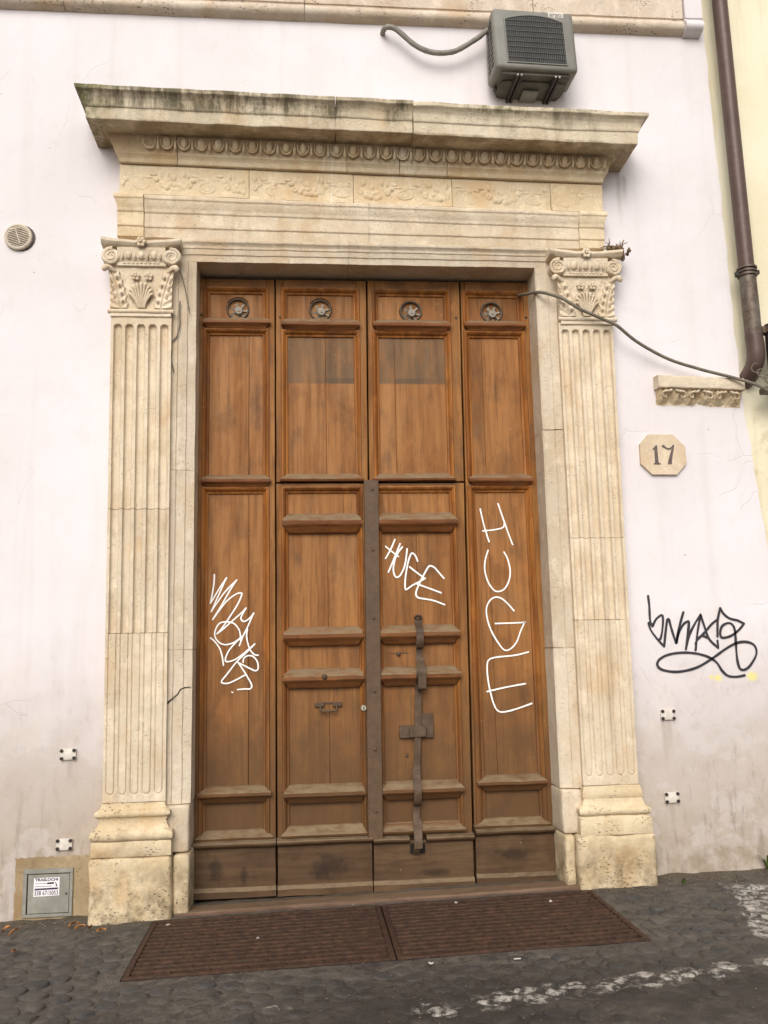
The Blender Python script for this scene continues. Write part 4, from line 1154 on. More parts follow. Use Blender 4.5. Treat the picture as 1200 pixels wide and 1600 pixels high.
def leaf(key, x0, x1, z0, z1, px0, px1, rows, lx0, lx1, seams, label=None, wk=0.0):
    """rows from the top: ('panel', z0, z1) / ('ledge', z0, z1) / ('bevel', z0, z1) / ('cap', z0, z1) / ('kick', z0, z1) / ('rail', z0, z1)"""
    lf = obj('door_leaf', box(x0+0.003, x1-0.003, YP+0.014, YP+0.05, z0+0.003, z1-0.003), W_STILE, DOOR, warp=dw, label=label)
    LEAVES[key] = lf
    zlow = min(r[1] for r in rows if r[0] in ('panel', 'bevel', 'ledge'))
    if rows[-1][0] != 'rail': zlow = z0
    def zcl(a): return max(z0, a)
    st0 = 0.46 if rows[-1][0] == 'rail' else z0+0.002
    for (a, b) in ((x0+0.003, px0-0.028), (px1+0.028, x1-0.003)):
        if b-a > 0.006:
            n = max(2, int((z1-st0)/0.25))
            obj('stile', wear(box(a, b, YF, YP+0.015, st0, z1-0.003, 0.003, 1, 6), 0.0016, 5, 0.0008, a), W_STILE, lf, warp=dw)
    pans = [r for r in rows if r[0] == 'panel']
    # rails between the panels
    zs_ = [z1-0.003] + [q for r in pans for q in (r[2], r[1])] + [st0]
    for k in range(0, len(zs_), 2):
        t, b = zs_[k]-(0 if k == 0 else 0.028), zs_[k+1]+(0.028 if k+1 < len(zs_)-1 else 0)
        if t-b > 0.006:
            obj('rail', wear(box(px0-0.027, px1+0.027, YF+0.002, YP+0.013, b, t, 0.002), 0.0012, 6, 0, b), W_RAIL, lf, warp=dw)
    for (_, a, b) in pans:
        cuts = [px0-0.012] + [s for s in seams if px0+0.03 < s < px1-0.03 and b-a > 0.3] + [px1+0.012]
        hole = None
        if _ == 'panel' and b > 3.9: hole = True
        if hole:
            fx = FANX[key]; fz = 3.871; n = 40
            V, F = [], []
            for k in range(n):
                an = 2*math.pi*k/n
                ca_, sa_ = math.cos(an), math.sin(an)
                hx = (px1+0.012-fx) if ca_ > 0 else (fx-px0+0.012); hz = (b+0.012-fz) if sa_ > 0 else (fz-a+0.012)
                q = min(hx/abs(ca_) if abs(ca_) > 1e-6 else 9, hz/abs(sa_) if abs(sa_) > 1e-6 else 9)
                r_ = 0.079+0.004*noise.noise(Vector((an*2, fx*9, 0)))+(0.008 if sa_ > 0.5 and fx < 0.3 else 0)
                V += [(fx+r_*ca_, YP, fz+r_*sa_), (fx+q*ca_, YP, fz+q*sa_), (fx+r_*ca_, YP+0.02, fz+r_*sa_)]
            for k in range(n):
                l = (k+1) % n
                F += [(3*k, 3*k+1, 3*l+1, 3*l), (3*k, 3*l, 3*l+2, 3*k+2)]
            obj('panel', (V, F), W_PANEL, lf, angle=40)
        else:
            for c0, c1 in zip(cuts, cuts[1:]):
                sk = 0.006*noise.noise(Vector((c0*9, a, 2)))
                VF = box(c0+(0.0015 if key == 'A' else 0.0004), c1-(0.0015 if key == 'A' else 0.0004), YP+0.001*math.sin(c0*40), YP+0.012, a-0.012, b+0.012, 0.0018, 1, 5)
                obj('panel', wear(VF, 0.0016, 4, 0.0006, c0+a), W_PANEL, lf, warp=dw)
        obj('panel_moulding', wear(frame_ring(px0, px1, a, b, MOULD, YP), 0.001, 6), W_MOULD, lf, warp=dw, angle=30)
    for r in rows:
        if r[0] in ('ledge',):
            V, F = sweep(ledge_prof(r[1], r[2]), lx0+0.045, lx1-0.045, 12, 'return', 'return', 0.028)
            V = [(v[0], v[1]+YP if v[1] < 0 else YP+0.005, v[2]) for v in V]
            obj('ledge_moulding', wear((V, F), 0.0022, 9, 0.0012, r[1]), W_LEDGE, lf, warp=dw, angle=24)
        if r[0] == 'bevel':
            h = r[2]-r[1]
            V, F = sweep([(0.0, r[1]), (0.060, r[1]), (0.064, r[1]+0.012), (0.034, r[1]+0.6*h), (0.01, r[2]-0.003), (0.0, r[2])], lx0+0.03, lx1-0.03, 10, 'return', 'return', 0.02)
            V = [(v[0], v[1]+YP if v[1] < 0 else YP+0.005, v[2]) for v in V]
            obj('bottom_bevel', wear((V, F), 0.0018, 9, 0.001, r[1]), W_LEDGE, lf, warp=dw, angle=24)
        if r[0] == 'cap':
            for (c0, c1) in ([(x0, x1)] if key != 'C2' else [(x0, 0.672), (0.772, x1)]):
                V, F = sweep([(0.02, r[1]), (0.062, r[1]+0.004), (0.078, r[1]+0.012), (0.088, r[1]+0.022), (0.090, r[1]+0.032), (0.086, r[2]-0.010), (0.06, r[2]-0.003), (0.02, r[2])], c0+0.002, c1-0.002, 10)
                V = [(v[0], v[1]+YP, v[2]) for v in V]
                obj('cap_moulding', wear((V, F), 0.0028, 9, 0.0015, c0), W_KICK, lf, warp=dw, angle=28)
        if r[0] == 'kick':
            obj('kick_board', wear(box(x0+0.004, x1-0.004, YP-0.052, YP+0.012, r[1], r[2]+0.01, 0.003, 1, 5), 0.003, 5, 0.001, x0), W_KICK, lf, warp=dw)
        if r[0] == 'rail':
            V, F = sweep([(0.02, r[1]), (0.064, r[1]), (0.074, r[1]+0.006), (0.074, r[2]-0.020), (0.060, r[2]+0.002), (0.02, r[2]+0.004)], x0+0.003, x1-0.003, 10)
            V = [(v[0], v[1]+YP, v[2]) for v in V]
            obj('bottom_rail', wear((V, F), 0.003, 7, 0.0015, x0), W_KICK, lf, warp=dw, angle=28)
FANX = {'A': -0.410, 'B': 0.141, 'C': 0.754, 'D': 1.312}
sideA = [('panel', 3.806, 3.972), ('ledge', 3.738, 3.812), ('panel', 2.745, 3.683), ('ledge', 2.668, 2.745), ('panel', 0.79, 2.614), ('ledge', 0.722, 0.792), ('panel', 0.53, 0.692), ('bevel', 0.480, 0.532), ('cap', 0.430, 0.481), ('kick', 0.205, 0.430), ('rail', 0.146, 0.207)]
sideD = [(k, a+(0.012 if b < 1 else 0), b+(0.012 if b < 1 else 0)) for k, a, b in sideA]
leaf('A', -0.668, -0.163, 0.146, 4.075, -0.590, -0.248, sideA, -0.640, -0.192, [-0.335], 'fixed left leaf with a white scribbled tag')
leaf('D', 1.097, 1.574, 0.165, 4.085, 1.155, 1.485, sideD, 1.112, 1.535, [1.235], 'fixed right leaf with tall white letters')
up_ = [('panel', 3.806, 3.972), ('ledge', 3.728, 3.812), ('panel', 2.748, 3.678), ('bevel', 2.692, 2.750)]
leaf('B', -0.160, 0.453, 2.688, 4.078, -0.078, 0.359, up_, -0.122, 0.405, [0.172], 'fixed upper panel above the left wicket')
leaf('C', 0.458, 1.092, 2.688, 4.082, 0.535, 0.978, up_, 0.492, 1.020, [0.64], 'fixed upper panel above the right wicket')
wk = [('panel', 2.485, 2.615), ('ledge', 2.383, 2.487), ('panel', 1.756, 2.350), ('ledge', 1.662, 1.756), ('panel', 1.493, 1.634), ('ledge', 1.400, 1.493), ('panel', 0.787, 1.378), ('ledge', 0.702, 0.787), ('panel', 0.540, 0.680), ('bevel', 0.480, 0.542), ('cap', 0.430, 0.478), ('kick', 0.204, 0.432), ('rail', 0.143, 0.206)]
leaf('B2', -0.160, 0.458, 0.143, 2.682, -0.080, 0.361, wk, -0.122, 0.398, [0.17], 'left wicket leaf with a small iron pull handle')
wk2 = [(k, a-(0.012 if k in ('cap', 'kick', 'rail') else 0), b-(0.012 if k in ('cap', 'kick', 'bevel') else 0)) for k, a, b in wk]
leaf('C2', 0.460, 1.092, 0.125, 2.682, 0.535, 0.982, wk2, 0.500, 1.032, [0.76], 'right wicket leaf with a white word tag and long iron bolt')

obj('graffiti_tag', ribbon(TAG_LEFT, YP-0.0028, 0.0092), WPAINT, LEAVES['A'], label='white thin-line scribbled signature')
obj('graffiti_tag', ribbon(TAG_MID, YP-0.0028, 0.0105), WPAINT, LEAVES['C2'], label='white slanting word HUGE')
obj('graffiti_tag', ribbon(TAG_RIGHT, YP-0.0028, 0.0098), WPAINT, LEAVES['D'], label='white word HUGE in tall letters running down the leaf')

# iron cover strip with rivets
st = obj('cover_strip', wear(box(0.416, 0.512, YP-0.078, YP-0.02, 0.455, 2.692, 0.003, 1, 8), 0.0012, 5), STRIP, DOOR, warp=dw)
riv = mk('rivet', *ellip((0, 0, 0), 0.010, 0.008, 0.010, 8, 6), STRIP, 60)
for z in (2.63, 2.235, 1.80, 1.345, 0.99, 0.62):
    p = dw(Vector((0.476, YP-0.079, z))); put('rivet', riv, p, st)
# long bolt with straps over the ledges
def strap(name, zy, xt, xb, w, parent, th=0.006, mat=None):
    pts = crom([Vector((0, y, z)) for z, y in zy], 4)
    V, F = [], []
    zt_, zb_ = zy[0][0], zy[-1][0]
    for i, p in enumerate(pts):
        t = (p.z-zb_)/(zt_-zb_); x = xb+(xt-xb)*t
        tg = (pts[min(i+1, len(pts)-1)]-pts[max(i-1, 0)]).normalized()
        n = Vector((0, -tg.z, tg.y)); n = n if n.y < 0 else -n
        for (sx, o_) in ((-w/2, 0), (w/2, 0), (w/2, th), (-w/2, th)):
            q = p+n*(th-o_); V.append((x+sx, q.y, q.z))
    for i in range(len(pts)-1):
        for k in range(4): F.append((4*i+k, 4*i+(k+1) % 4, 4*i+4+(k+1) % 4, 4*i+4+k))
    F += [(0, 1, 2, 3), tuple(4*(len(pts)-1)+k for k in range(4))]
    return obj(name, wear((V, F), 0.001, 14), mat or IRON, parent, angle=35)
LP = YP-0.072
bar = strap('door_bolt', [(1.66, YP-0.03), (1.60, YP-0.028), (1.53, YP-0.028), (1.48, LP-0.01), (1.43, LP-0.01), (1.37, YP-0.03), (1.2, YP-0.026), (1.0, YP-0.026), (0.85, YP-0.03), (0.76, LP-0.010), (0.72, LP-0.012), (0.66, YP-0.045), (0.60, YP-0.035), (0.54, YP-0.05), (0.49, YP-0.085), (0.42, YP-0.105), (0.365, YP-0.07)], 0.748, 0.690, 0.040, DOOR, 0.009)
strap('bolt_strap', [(1.812, YP-0.012), (1.785, YP-0.016), (1.76, YP-0.03), (1.72, LP-0.008), (1.69, LP-0.012), (1.645, LP-0.012), (1.612, YP-0.062), (1.608, YP-0.035)], 0.746, 0.748, 0.046, bar, 0.006)
strap('bolt_strap', [(1.54, YP-0.036), (1.52, YP-0.045), (1.475, LP-0.022), (1.43, LP-0.024), (1.372, LP-0.022), (1.352, YP-0.085), (1.348, YP-0.038)], 0.752, 0.752, 0.050, bar, 0.006)
strap('bolt_strap', [(0.86, YP-0.04), (0.80, YP-0.05), (0.75, LP-0.021), (0.705, LP-0.023), (0.665, LP-0.01), (0.645, YP-0.055)], 0.708, 0.704, 0.046, bar, 0.006)
strap('bolt_strap', [(0.56, YP-0.05), (0.53, YP-0.07), (0.49, YP-0.098), (0.44, YP-0.115), (0.40, YP-0.115)], 0.703, 0.698, 0.048, bar, 0.006)
obj('bolt_ring', join(lathe([(0.016, 0.0), (0.018, -0.012), (0.008, -0.020), (0.001, -0.021)], 12, 'y', (0.746, YP-0.016, 1.800)), tube([(0.722+0.0, YP-0.03, 1.80), (0.735, YP-0.045, 1.815), (0.757, YP-0.045, 1.815), (0.77, YP-0.03, 1.79)], 0.006, 6)), IRON, bar)
obj('bolt_plate', wear(box(0.608, 0.706, YP-0.026, YP-0.004, 1.048, 1.125, 0.003, 1, 2), 0.001, 9), IRON, bar)
obj('bolt_plate', wear(box(0.730, 0.826, YP-0.022, YP-0.003, 1.045, 1.195, 0.003, 1, 2), 0.001, 9), IRON, bar)
obj('bolt_keeper', wear(box(0.668, 0.775, YP-0.044, YP-0.02, 1.052, 1.118, 0.004, 1, 2), 0.001, 9), IRON, bar)
obj('screw_stud', ellip((0.655, YP-0.006, 0.942), 0.008, 0.008, 0.014, 8, 6), IRON, bar)
obj('bolt_socket', box(0.655, 0.745, YP-0.066, YP-0.0525, 0.36, 0.418, 0.002), BLACK, DOOR, label='dark slot at the foot of the long bolt')
# pull handle, lock, studs
hd = obj('pull_handle', tube(crom([(0.112, YP-0.014, 1.263), (0.112, YP-0.032, 1.255), (0.114, YP-0.034, 1.236), (0.122, YP-0.034, 1.229), (0.165, YP-0.034, 1.227), (0.206, YP-0.034, 1.229), (0.213, YP-0.034, 1.236), (0.215, YP-0.032, 1.255), (0.215, YP-0.014, 1.263)], 4), 0.0065, 8), IRON, LEAVES['B2'])
obj('handle_plate', join(box(0.078, 0.138, YP-0.016, YP-0.002, 1.252, 1.280, 0.004), box(0.19, 0.25, YP-0.016, YP-0.002, 1.252, 1.280, 0.004), box(0.13, 0.2, YP-0.008, YP-0.002, 1.272, 1.282, 0.002)), IRON, LEAVES['B2'])
obj('lock_cylinder', join(lathe([(0.019, 0.02), (0.019, -0.006), (0.015, -0.010), (0.001, -0.010)], 20, 'y', (0.384, YP-0.038, 1.241))), BRASS, LEAVES['B2'])
obj('keyhole', join(lathe([(0.005, 0.0), (0.005, -0.003), (0.001, -0.003)], 10, 'y', (0.384, YP-0.0475, 1.243)), box(0.3815, 0.3865, YP-0.0503, YP-0.047, 1.230, 1.243)), BLACK, LEAVES['B2'])
obj('ledge_stud', ellip((0.140, YP-0.074, 1.440), 0.018, 0.012, 0.018, 10, 7), IRON, LEAVES['B2'])
obj('panel_stud', join(ellip((0.615, YP-0.006, 1.570), 0.014, 0.012, 0.014, 10, 7), box(0.555, 0.68, YP-0.004, YP+0.002, 1.576, 1.580)), IRON, LEAVES['C2'])
for (x, z, k) in ((-0.645, 3.82, 'A'), (-0.128, 3.81, 'B'), (1.06, 3.82, 'C'), (1.545, 3.83, 'D')):
    obj('peg', ellip((x, YF-0.001, z), 0.010, 0.007, 0.010, 8, 6), IRON, LEAVES[k])

# threshold timber
obj('door_threshold', wear([[(v[0], v[1], v[2]+0.024*(v[0]-0.45)) for v in q] if isinstance(q, list) and q and not isinstance(q[0][0], int) else q for q in box(-0.742, 1.625, -0.150, 0.16, 0.095, 0.176, 0.010, 2, 8)] if False else (lambda b: ([(v[0], v[1]-0.012*(v[0]+0.74)/2.3, v[2]-0.176+0.144+0.0225*(v[0]+0.74)) for v in b[0]], b[1]))(box(-0.742, 1.628, -0.130, 0.015, 0.07, 0.174, 0.010, 2, 8)), 0.006, 5, 0.002), W_SILL, angle=45,
    label='long worn brownish threshold beam at the foot of the wooden door', cat='threshold')

# ventilation fans in the top panels
def fan(x, z, label, ang):
    t = thing('ventilation_fan', label, 'fan', (x, YP+0.02, z-0.075), 'ventilation fans along the top of the door')
    obj('fan_housing', lathe([(0.066, 0.045), (0.066, -0.030), (0.072, -0.034), (0.076, -0.028), (0.076, 0.055), (0.001, 0.056)], 32, 'y', (x, YP+0.02, z)), FANRIM, t, angle=40)
    obj('fan_back', lathe([(0.065, 0.046), (0.065, 0.044), (0.001, 0.044)], 24, 'y', (x, YP+0.02, z)), BLACK, t)
    hx, hz = x+0.006, z-0.010
    obj('hub', lathe([(0.028, 0.03), (0.028, -0.018), (0.024, -0.025), (0.010, -0.026), (0.009, -0.031), (0.001, -0.031)], 20, 'y', (hx, YP+0.012, hz)), FAN, t, angle=35)
    for k in range(7):
        a = 2*math.pi*k/7+ang
        V = []
        for (r, da, dy) in ((0.024, -0.36, -0.010), (0.060, -0.26, -0.008), (0.060, 0.20, 0.010), (0.024, 0.36, 0.012)):
            V.append((hx+r*math.cos(a+da), YP+0.012+dy, hz+r*math.sin(a+da)))
        V += [(p[0], p[1]+0.003, p[2]) for p in V]
        obj('blade', (V, [(0, 1, 2, 3), (7, 6, 5, 4), (0, 4, 5, 1), (1, 5, 6, 2), (2, 6, 7, 3), (3, 7, 4, 0)]), FAN, t)
fan(-0.410, 3.871, 'dusty round vent fan in the top panel of the far left door leaf', 0.2)
fan(0.141, 3.871, 'dusty round vent fan in the top panel left of the door centre line', 0.6)
fan(0.754, 3.871, 'dusty round vent fan in the top panel right of the door centre line', 0.0)
fan(1.312, 3.871, 'dusty round vent fan in the top panel of the far right door leaf', 0.45)

# ------------------------------------------------------------------ cellar grates
def grate(x0, x1, label):
    t = thing('cellar_grate', label, 'grate', ((x0+x1)/2, (GY0+GY1)/2, gz((x0+x1)/2)), 'iron grates over the cellar light shaft')
    def Z(x): return gz(x)
    def sl(VF, dz=0.0): return ([(v[0], v[1], v[2]+Z(v[0])+dz) for v in VF[0]], VF[1])
    y0, y1 = GY0+0.006, GY1-0.006
    fr = 0.028
    for b in ((x0, x1, y0, y0+fr), (x0, x1, y1-fr, y1), (x0, x0+fr, y0+fr, y1-fr), (x1-fr, x1, y0+fr, y1-fr)):
        obj('grate_frame', wear(sl(box(b[0], b[1], b[2], b[3], -0.04, 0.006, 0.003, 1, 2)), 0.001, 7), RUST, t)
    n = 14
    pitch = (y1-y0-2*fr)/n
    bars = []
    bw = pitch*0.44
    me = None
    for k in range(n-1):
        yc = y0+fr+pitch*(k+1)
        VF = wear(sl(box(x0+fr, x1-fr, yc-bw/2, yc+bw/2, -0.034, 0.005, 0.004, 1, 4)), 0.0022, 6, 0.001, k)
        obj('grate_bar', VF, RUST, t)
    parts = []
    for k in range(n):
        yc = y0+fr+pitch*(k+0.5)
        sp = 0.178
        xk = x0+fr+(sp/2 if k % 2 else 0.0)
        while xk < x1-fr-0.01:
            if xk > x0+fr+0.01: parts.append(sl(box(xk-0.012, xk+0.012, yc-pitch*0.27, yc+pitch*0.27, -0.034, 0.0025)))
            xk += sp
    obj('cross_web', join(*parts), RUST, t, kind='stuff')
    return t
grate(GX0+0.006, 0.434, 'rusty slotted iron grate in the street below the left half of the door')
grate(0.441, GX1-0.006, 'rusty slotted iron grate in the street below the right half of the door')

# ------------------------------------------------------------------ air conditioner
AC = thing('air_conditioner', 'grey outdoor air conditioner unit on steel arms above the right end of the cornice', 'air conditioner', (1.606, -0.17, 5.36))
ax, ay, az, aw, ah, adp, alean, ayaw = 1.588, -0.293, 5.385, 0.565, 0.480, 0.230, 0.120, 0.035
def ac(u, y, w):
    """u across, y depth behind the front, w height"""
    yy = y + w*alean*(1-y/adp)
    return (ax+u*math.cos(ayaw)-yy*math.sin(ayaw), ay+u*math.sin(ayaw)+yy*math.cos(ayaw), az+w)
b = bmesh.new(); bmesh.ops.create_cube(b, size=1)
for v in b.verts: v.co = Vector((v.co.x*aw, (v.co.y+0.5)*adp, (v.co.z+0.5)*ah))
ed = [e for e in b.edges if not (abs(e.verts[0].co.y-adp) < 1e-4 and abs(e.verts[1].co.y-adp) < 1e-4)]
bmesh.ops.bevel(b, geom=ed, offset=0.030, segments=4, affect='EDGES', profile=0.5)
V, F = from_bm(b)
cas = obj('casing', ([ac(*v) for v in V], F), ACGREY, AC, angle=35)
g0, g1, h0, h1 = -0.20, 0.20, 0.045, 0.385
def arcz(u): return h1+0.042*(1-(u/0.20)**2)
n = 16
rimo = [(g0, h0), (g1, h0)] + [(g1+(g0-g1)*k/n, arcz(g1+(g0-g1)*k/n)) for k in range(n+1)]
V = [ac(u, -0.0015, w) for u, w in rimo]
obj('condenser_opening', (V, [tuple(range(len(V)))]), ACDARK, cas)
V, F = [], []
m_ = len(rimo); cx_, cw_ = 0, 0.22
for (k, y) in ((1.0, 0.004), (1.0, -0.008), (1.035, -0.008), (1.05, 0.004)):
    V += [ac(u*k, y, cw_+(w-cw_)*k) for u, w in rimo]
for r in range(3):
    for k in range(m_): F.append((r*m_+k, r*m_+(k+1) % m_, (r+1)*m_+(k+1) % m_, (r+1)*m_+k))
obj('grille_rim', (V, F), ACGREY, cas, angle=35)
for k in range(8):
    w = h0+(h1-h0)*(k+0.9)/8
    obj('grille_bar', tube([ac(-0.20, -0.006, w), ac(0, -0.007, w), ac(0.20, -0.006, w)], 0.0028, 5), ACBAR, cas)
for k in range(30):
    u = g0+(g1-g0)*(k+0.5)/30
    obj('grille_wire', tube([ac(u, -0.0045, h0), ac(u, -0.0045, arcz(u))], 0.0016, 4), ACBAR, cas)
# side louvres
for q in range(2):
    for k in range(9):
        y0_, w_ = 0.055+0.075*q, 0.06+0.041*k
        V = [ac(-aw/2-0.002, y0_+dy, w_+dw_) for dy, dw_ in ((0, 0), (0.055, 0), (0.055, 0.024), (0, 0.024))]
        V += [ac(-aw/2+0.004, y0_+dy, w_+dw_) for dy, dw_ in ((0, 0), (0.055, 0), (0.055, 0.024), (0, 0.024))]
        obj('side_louvre', (V, [(0, 1, 2, 3), (7, 6, 5, 4), (0, 4, 5, 1), (1, 5, 6, 2), (2, 6, 7, 3), (3, 7, 4, 0)]), ACDARK, cas)
V, F = box(-0.235, 0.235, 0.04, adp+0.03, -0.022, 0.012, 0.006)
obj('base_pan', ([ac(*v) for v in V], F), ACPAN, AC)
V, F = lathe([(0.20, -0.008), (0.215, -0.028), (0.20, -0.034), (0.001, -0.034)], 28, 'z', (0.0, 0.20, 0.0))
V = [ac(v[0]*1.1, min(v[1], adp+0.06) if v[1] > 0.1 else max(v[1], 0.10), v[2]) for v in V]
obj('base_tray', (V, F), ACPAN, AC)
V, F = box(-0.055, 0.055, 0.17, 0.30, -0.055, -0.036, 0.004)
obj('junction_box', ([ac(*v) for v in V], F), ACGREY, AC)
for u in (-0.125, 0.135):
    arm = []
    for s in (-0.013, 0.013):
        V, F = box(u+s-0.008, u+s+0.008, 0.015, 0.30, -0.060, -0.036, 0.002)
        arm.append(([ac(*v) for v in V], F))
    obj('bracket_arm', join(*arm), BOLT, AC)
    parts = []
    for s in (-0.013, 0.013): parts.append(ellip(ac(u+s, 0.012, -0.044), 0.007, 0.006, 0.007, 8, 6))
    obj('arm_bolt', join(*parts), WMETAL, AC)
    V, F = box(u-0.022, u+0.022, 0.285, 0.300, -0.28, -0.036, 0.002)
    obj('bracket_upright', ([(v[0], min(ac(*v)[1], -0.002), ac(*v)[2]) if False else ac(*v) for v in V], F), BOLT, AC) if False else None
V, F = lathe([(0.012, 0.0), (0.012, -0.03), (0.001, -0.03)], 10, 'z', (-0.245, 0.20, -0.01))
obj('drain_spout', ([ac(*v) for v in V], F), BOLT, AC)
VF = text_mesh('argo', 0.05, 0, 0, 0, 0.088, 0.0012)
V = [ac(v[0]+0.115, -0.0032, v[2]+0.435) for v in VF[0]]
V2 = [ac(u+0.01, -0.0016, w) for u, w in ((0.098, 0.430), (0.130, 0.428), (0.155, 0.418), (0.172, 0.428), (0.200, 0.430), (0.204, 0.462), (0.195, 0.474), (0.104, 0.474), (0.097, 0.460))]
obj('logo_badge', (V2, [tuple(range(9))]), WMETAL, cas)
obj('logo_lettering', (V, VF[1]), ACGREY, cas)

hp = crom([(0.585, 0.03, 5.815), (0.592, -0.05, 5.812), (0.620, -0.085, 5.805), (0.675, -0.09, 5.783), (0.782, -0.09, 5.685), (0.86, -0.09, 5.640), (0.934, -0.09, 5.622), (1.01, -0.09, 5.625), (1.09, -0.095, 5.645), (1.226, -0.11, 5.728), (1.30, -0.12, 5.785), (1.365, -0.125, 5.79)], 6)
hr = [0.018+0.002*noise.noise(Vector((k*0.7, 0, 0))) for k in range(len(hp))]
obj('insulated_pipe', tube(hp, hr, 10), HOSE, label='grey taped pipe looping from the wall to the air conditioner', cat='pipe', angle=60)

# ------------------------------------------------------------------ downpipe, second pipe, cable
DP = thing('downpipe', 'tall brown rain downpipe with a collar and bent foot by the white wall edge', 'drainpipe', (3.02, -0.09, 3.38))
pp = [(2.972, -0.095, 7.6), (2.994, -0.095, 6.1), (3.008, -0.095, 5.0), (3.022, -0.095, 4.06)]
obj('pipe', tube(crom(pp, 4), 0.052, 20), PIPE, DP, angle=60)
obj('lower_pipe', wear(tube(crom([(3.022, -0.095, 4.07), (3.026, -0.095, 3.85), (3.030, -0.095, 3.62)], 4), 0.055, 20), 0.002, 9), PIPEOLD, DP, angle=60)
obj('pipe_elbow', tube(crom([(3.030, -0.095, 3.63), (3.036, -0.095, 3.55), (3.036, -0.088, 3.48), (3.030, -0.06, 3.42), (3.020, 0.0, 3.37), (3.018, 0.06, 3.35)], 5), [0.058]*21+[0.055]*5, 18), PIPE, DP, angle=60)
for z in (4.05, 4.075, 4.10):
    obj('pipe_collar', lathe([(0.058, -0.008), (0.066, -0.006), (0.066, 0.006), (0.058, 0.008)], 22, 'z', (3.022, -0.095, z)), PIPEOLD, DP, angle=40)
for q in (box(2.935, 2.962, -0.11, -0.085, 4.04, 4.075, 0.003), box(3.083, 3.105, -0.11, -0.085, 4.06, 4.09, 0.003)): obj('collar_screw', q, BOLT, DP)
lp = []
for k in range(30):
    a = k*0.62
    lp.append((3.00+0.012*k/3*0.9-0.02+0.03*math.cos(a), -0.15-0.01*math.sin(a*1.3), 3.40-0.0035*k+0.022*math.sin(a)))
obj('tie_wire', tube(crom(lp, 2), 0.004, 5), CABLE, label='loose coil of wire at the foot of the downpipe', cat='wire')
P2 = thing('black_pipe', 'black pipe in a clamp at the right edge beside the downpipe foot', 'pipe', (3.15, -0.10, 3.2))
obj('pipe', tube([(3.155, -0.11, 3.70), (3.158, -0.11, 3.3), (3.16, -0.11, 3.22)], 0.05, 16), BOLT, P2, angle=60)
obj('clamp', join(lathe([(0.052, -0.02), (0.060, -0.02), (0.060, 0.02), (0.052, 0.02)], 18, 'z', (3.155, -0.11, 3.66)), box(3.075, 3.11, -0.13, -0.09, 3.635, 3.685, 0.004)), IRON, P2)
obj('clamp', join(box(3.05, 3.12, -0.14, -0.06, 3.225, 3.265, 0.006)), PIPEOLD, P2)
cb = crom([(1.497, 0.14, 3.985), (1.53, 0.03, 3.950), (1.572, -0.085, 3.915), (1.635, -0.13, 3.884), (1.72, -0.16, 3.838), (1.801, -0.17, 3.779), (1.90, -0.165, 3.735), (1.99, -0.15, 3.703), (2.074, -0.14, 3.669), (2.219, -0.10, 3.574), (2.428, -0.08, 3.467), (2.641, -0.08, 3.398), (2.769, -0.09, 3.361), (2.876, -0.11, 3.325), (2.981, -0.15, 3.274), (3.064, -0.16, 3.224), (3.12, -0.15, 3.19)], 5)
obj('cable', tube(cb, 0.0105, 8), CABLE, label='grey cable sagging from the top right of the door to the downpipe', cat='cable', angle=60)
obj('thin_wire', tube(crom([(-0.775, -0.075, 4.085), (-0.779, -0.075, 4.05), (-0.75, -0.075, 4.00), (-0.725, -0.072, 3.894), (-0.697, -0.068, 3.745)], 5), 0.0035, 5), CABLE, label='thin wire hanging beside the left capital on the door jamb', cat='wire')
obj('thin_wire', tube(crom([(-0.757, -0.078, 3.82), (-0.760, -0.074, 3.72), (-0.758, -0.074, 3.658), (-0.777, -0.076, 3.582), (-0.812, -0.085, 3.539), (-0.806, -0.09, 3.48), (-0.806, -0.085, 3.43), (-0.789, -0.074, 3.355)], 5), 0.0045, 5), CABLE, label='thin curling wire below the left capital at the edge of the fluted shaft', cat='wire')

# ------------------------------------------------------------------ round vent
VT = thing('round_vent', 'small round beige louvred vent cover on the white wall left of the capital', 'vent', (-1.79, -0.01, 4.17))
vx, vz = -1.790, 4.261
obj('vent_ring', lathe([(0.062, 0.0), (0.064, -0.018), (0.078, -0.026), (0.086, -0.022), (0.089, 0.004)], 32, 'y', (vx, 0.0, vz)), VENT, VT, angle=40)
obj('vent_back', lathe([(0.070, -0.002), (0.070, -0.006), (0.001, -0.006)], 24, 'y', (vx, 0, vz)), VENTDK, VT)
def vrot(v, a=R(17)):
    dx, dz = v[0]-vx, v[2]-vz
    return (vx+dx*math.cos(a)-dz*math.sin(a), v[1], vz+dx*math.sin(a)+dz*math.cos(a))
for k in range(11):
    z = vz-0.058+0.0116*k; hw = math.sqrt(0.068**2-(z-vz)**2)
    V, F = box(vx-hw, vx+hw, -0.022, -0.017, z-0.0036, z+0.0036, 0.0006)
    obj('louvre', ([vrot((v[0], v[1]-(v[2]-z)*-0.7, v[2])) for v in V], F), VENT, VT)
V, F = box(vx-0.003, vx+0.003, -0.025, -0.016, vz-0.05, vz+0.052)
obj('vent_rib', ([vrot(v) for v in V], F), VENT, VT)
obj('vent_shadow_disc', lathe([(0.090, 0.002), (0.090, -0.0015), (0.001, -0.002)], 18, 'y', (vx+0.016, 0, vz-0.002)), BOLT, VT)  # dark disc set off to the right, painting the vent's shadow on the wall

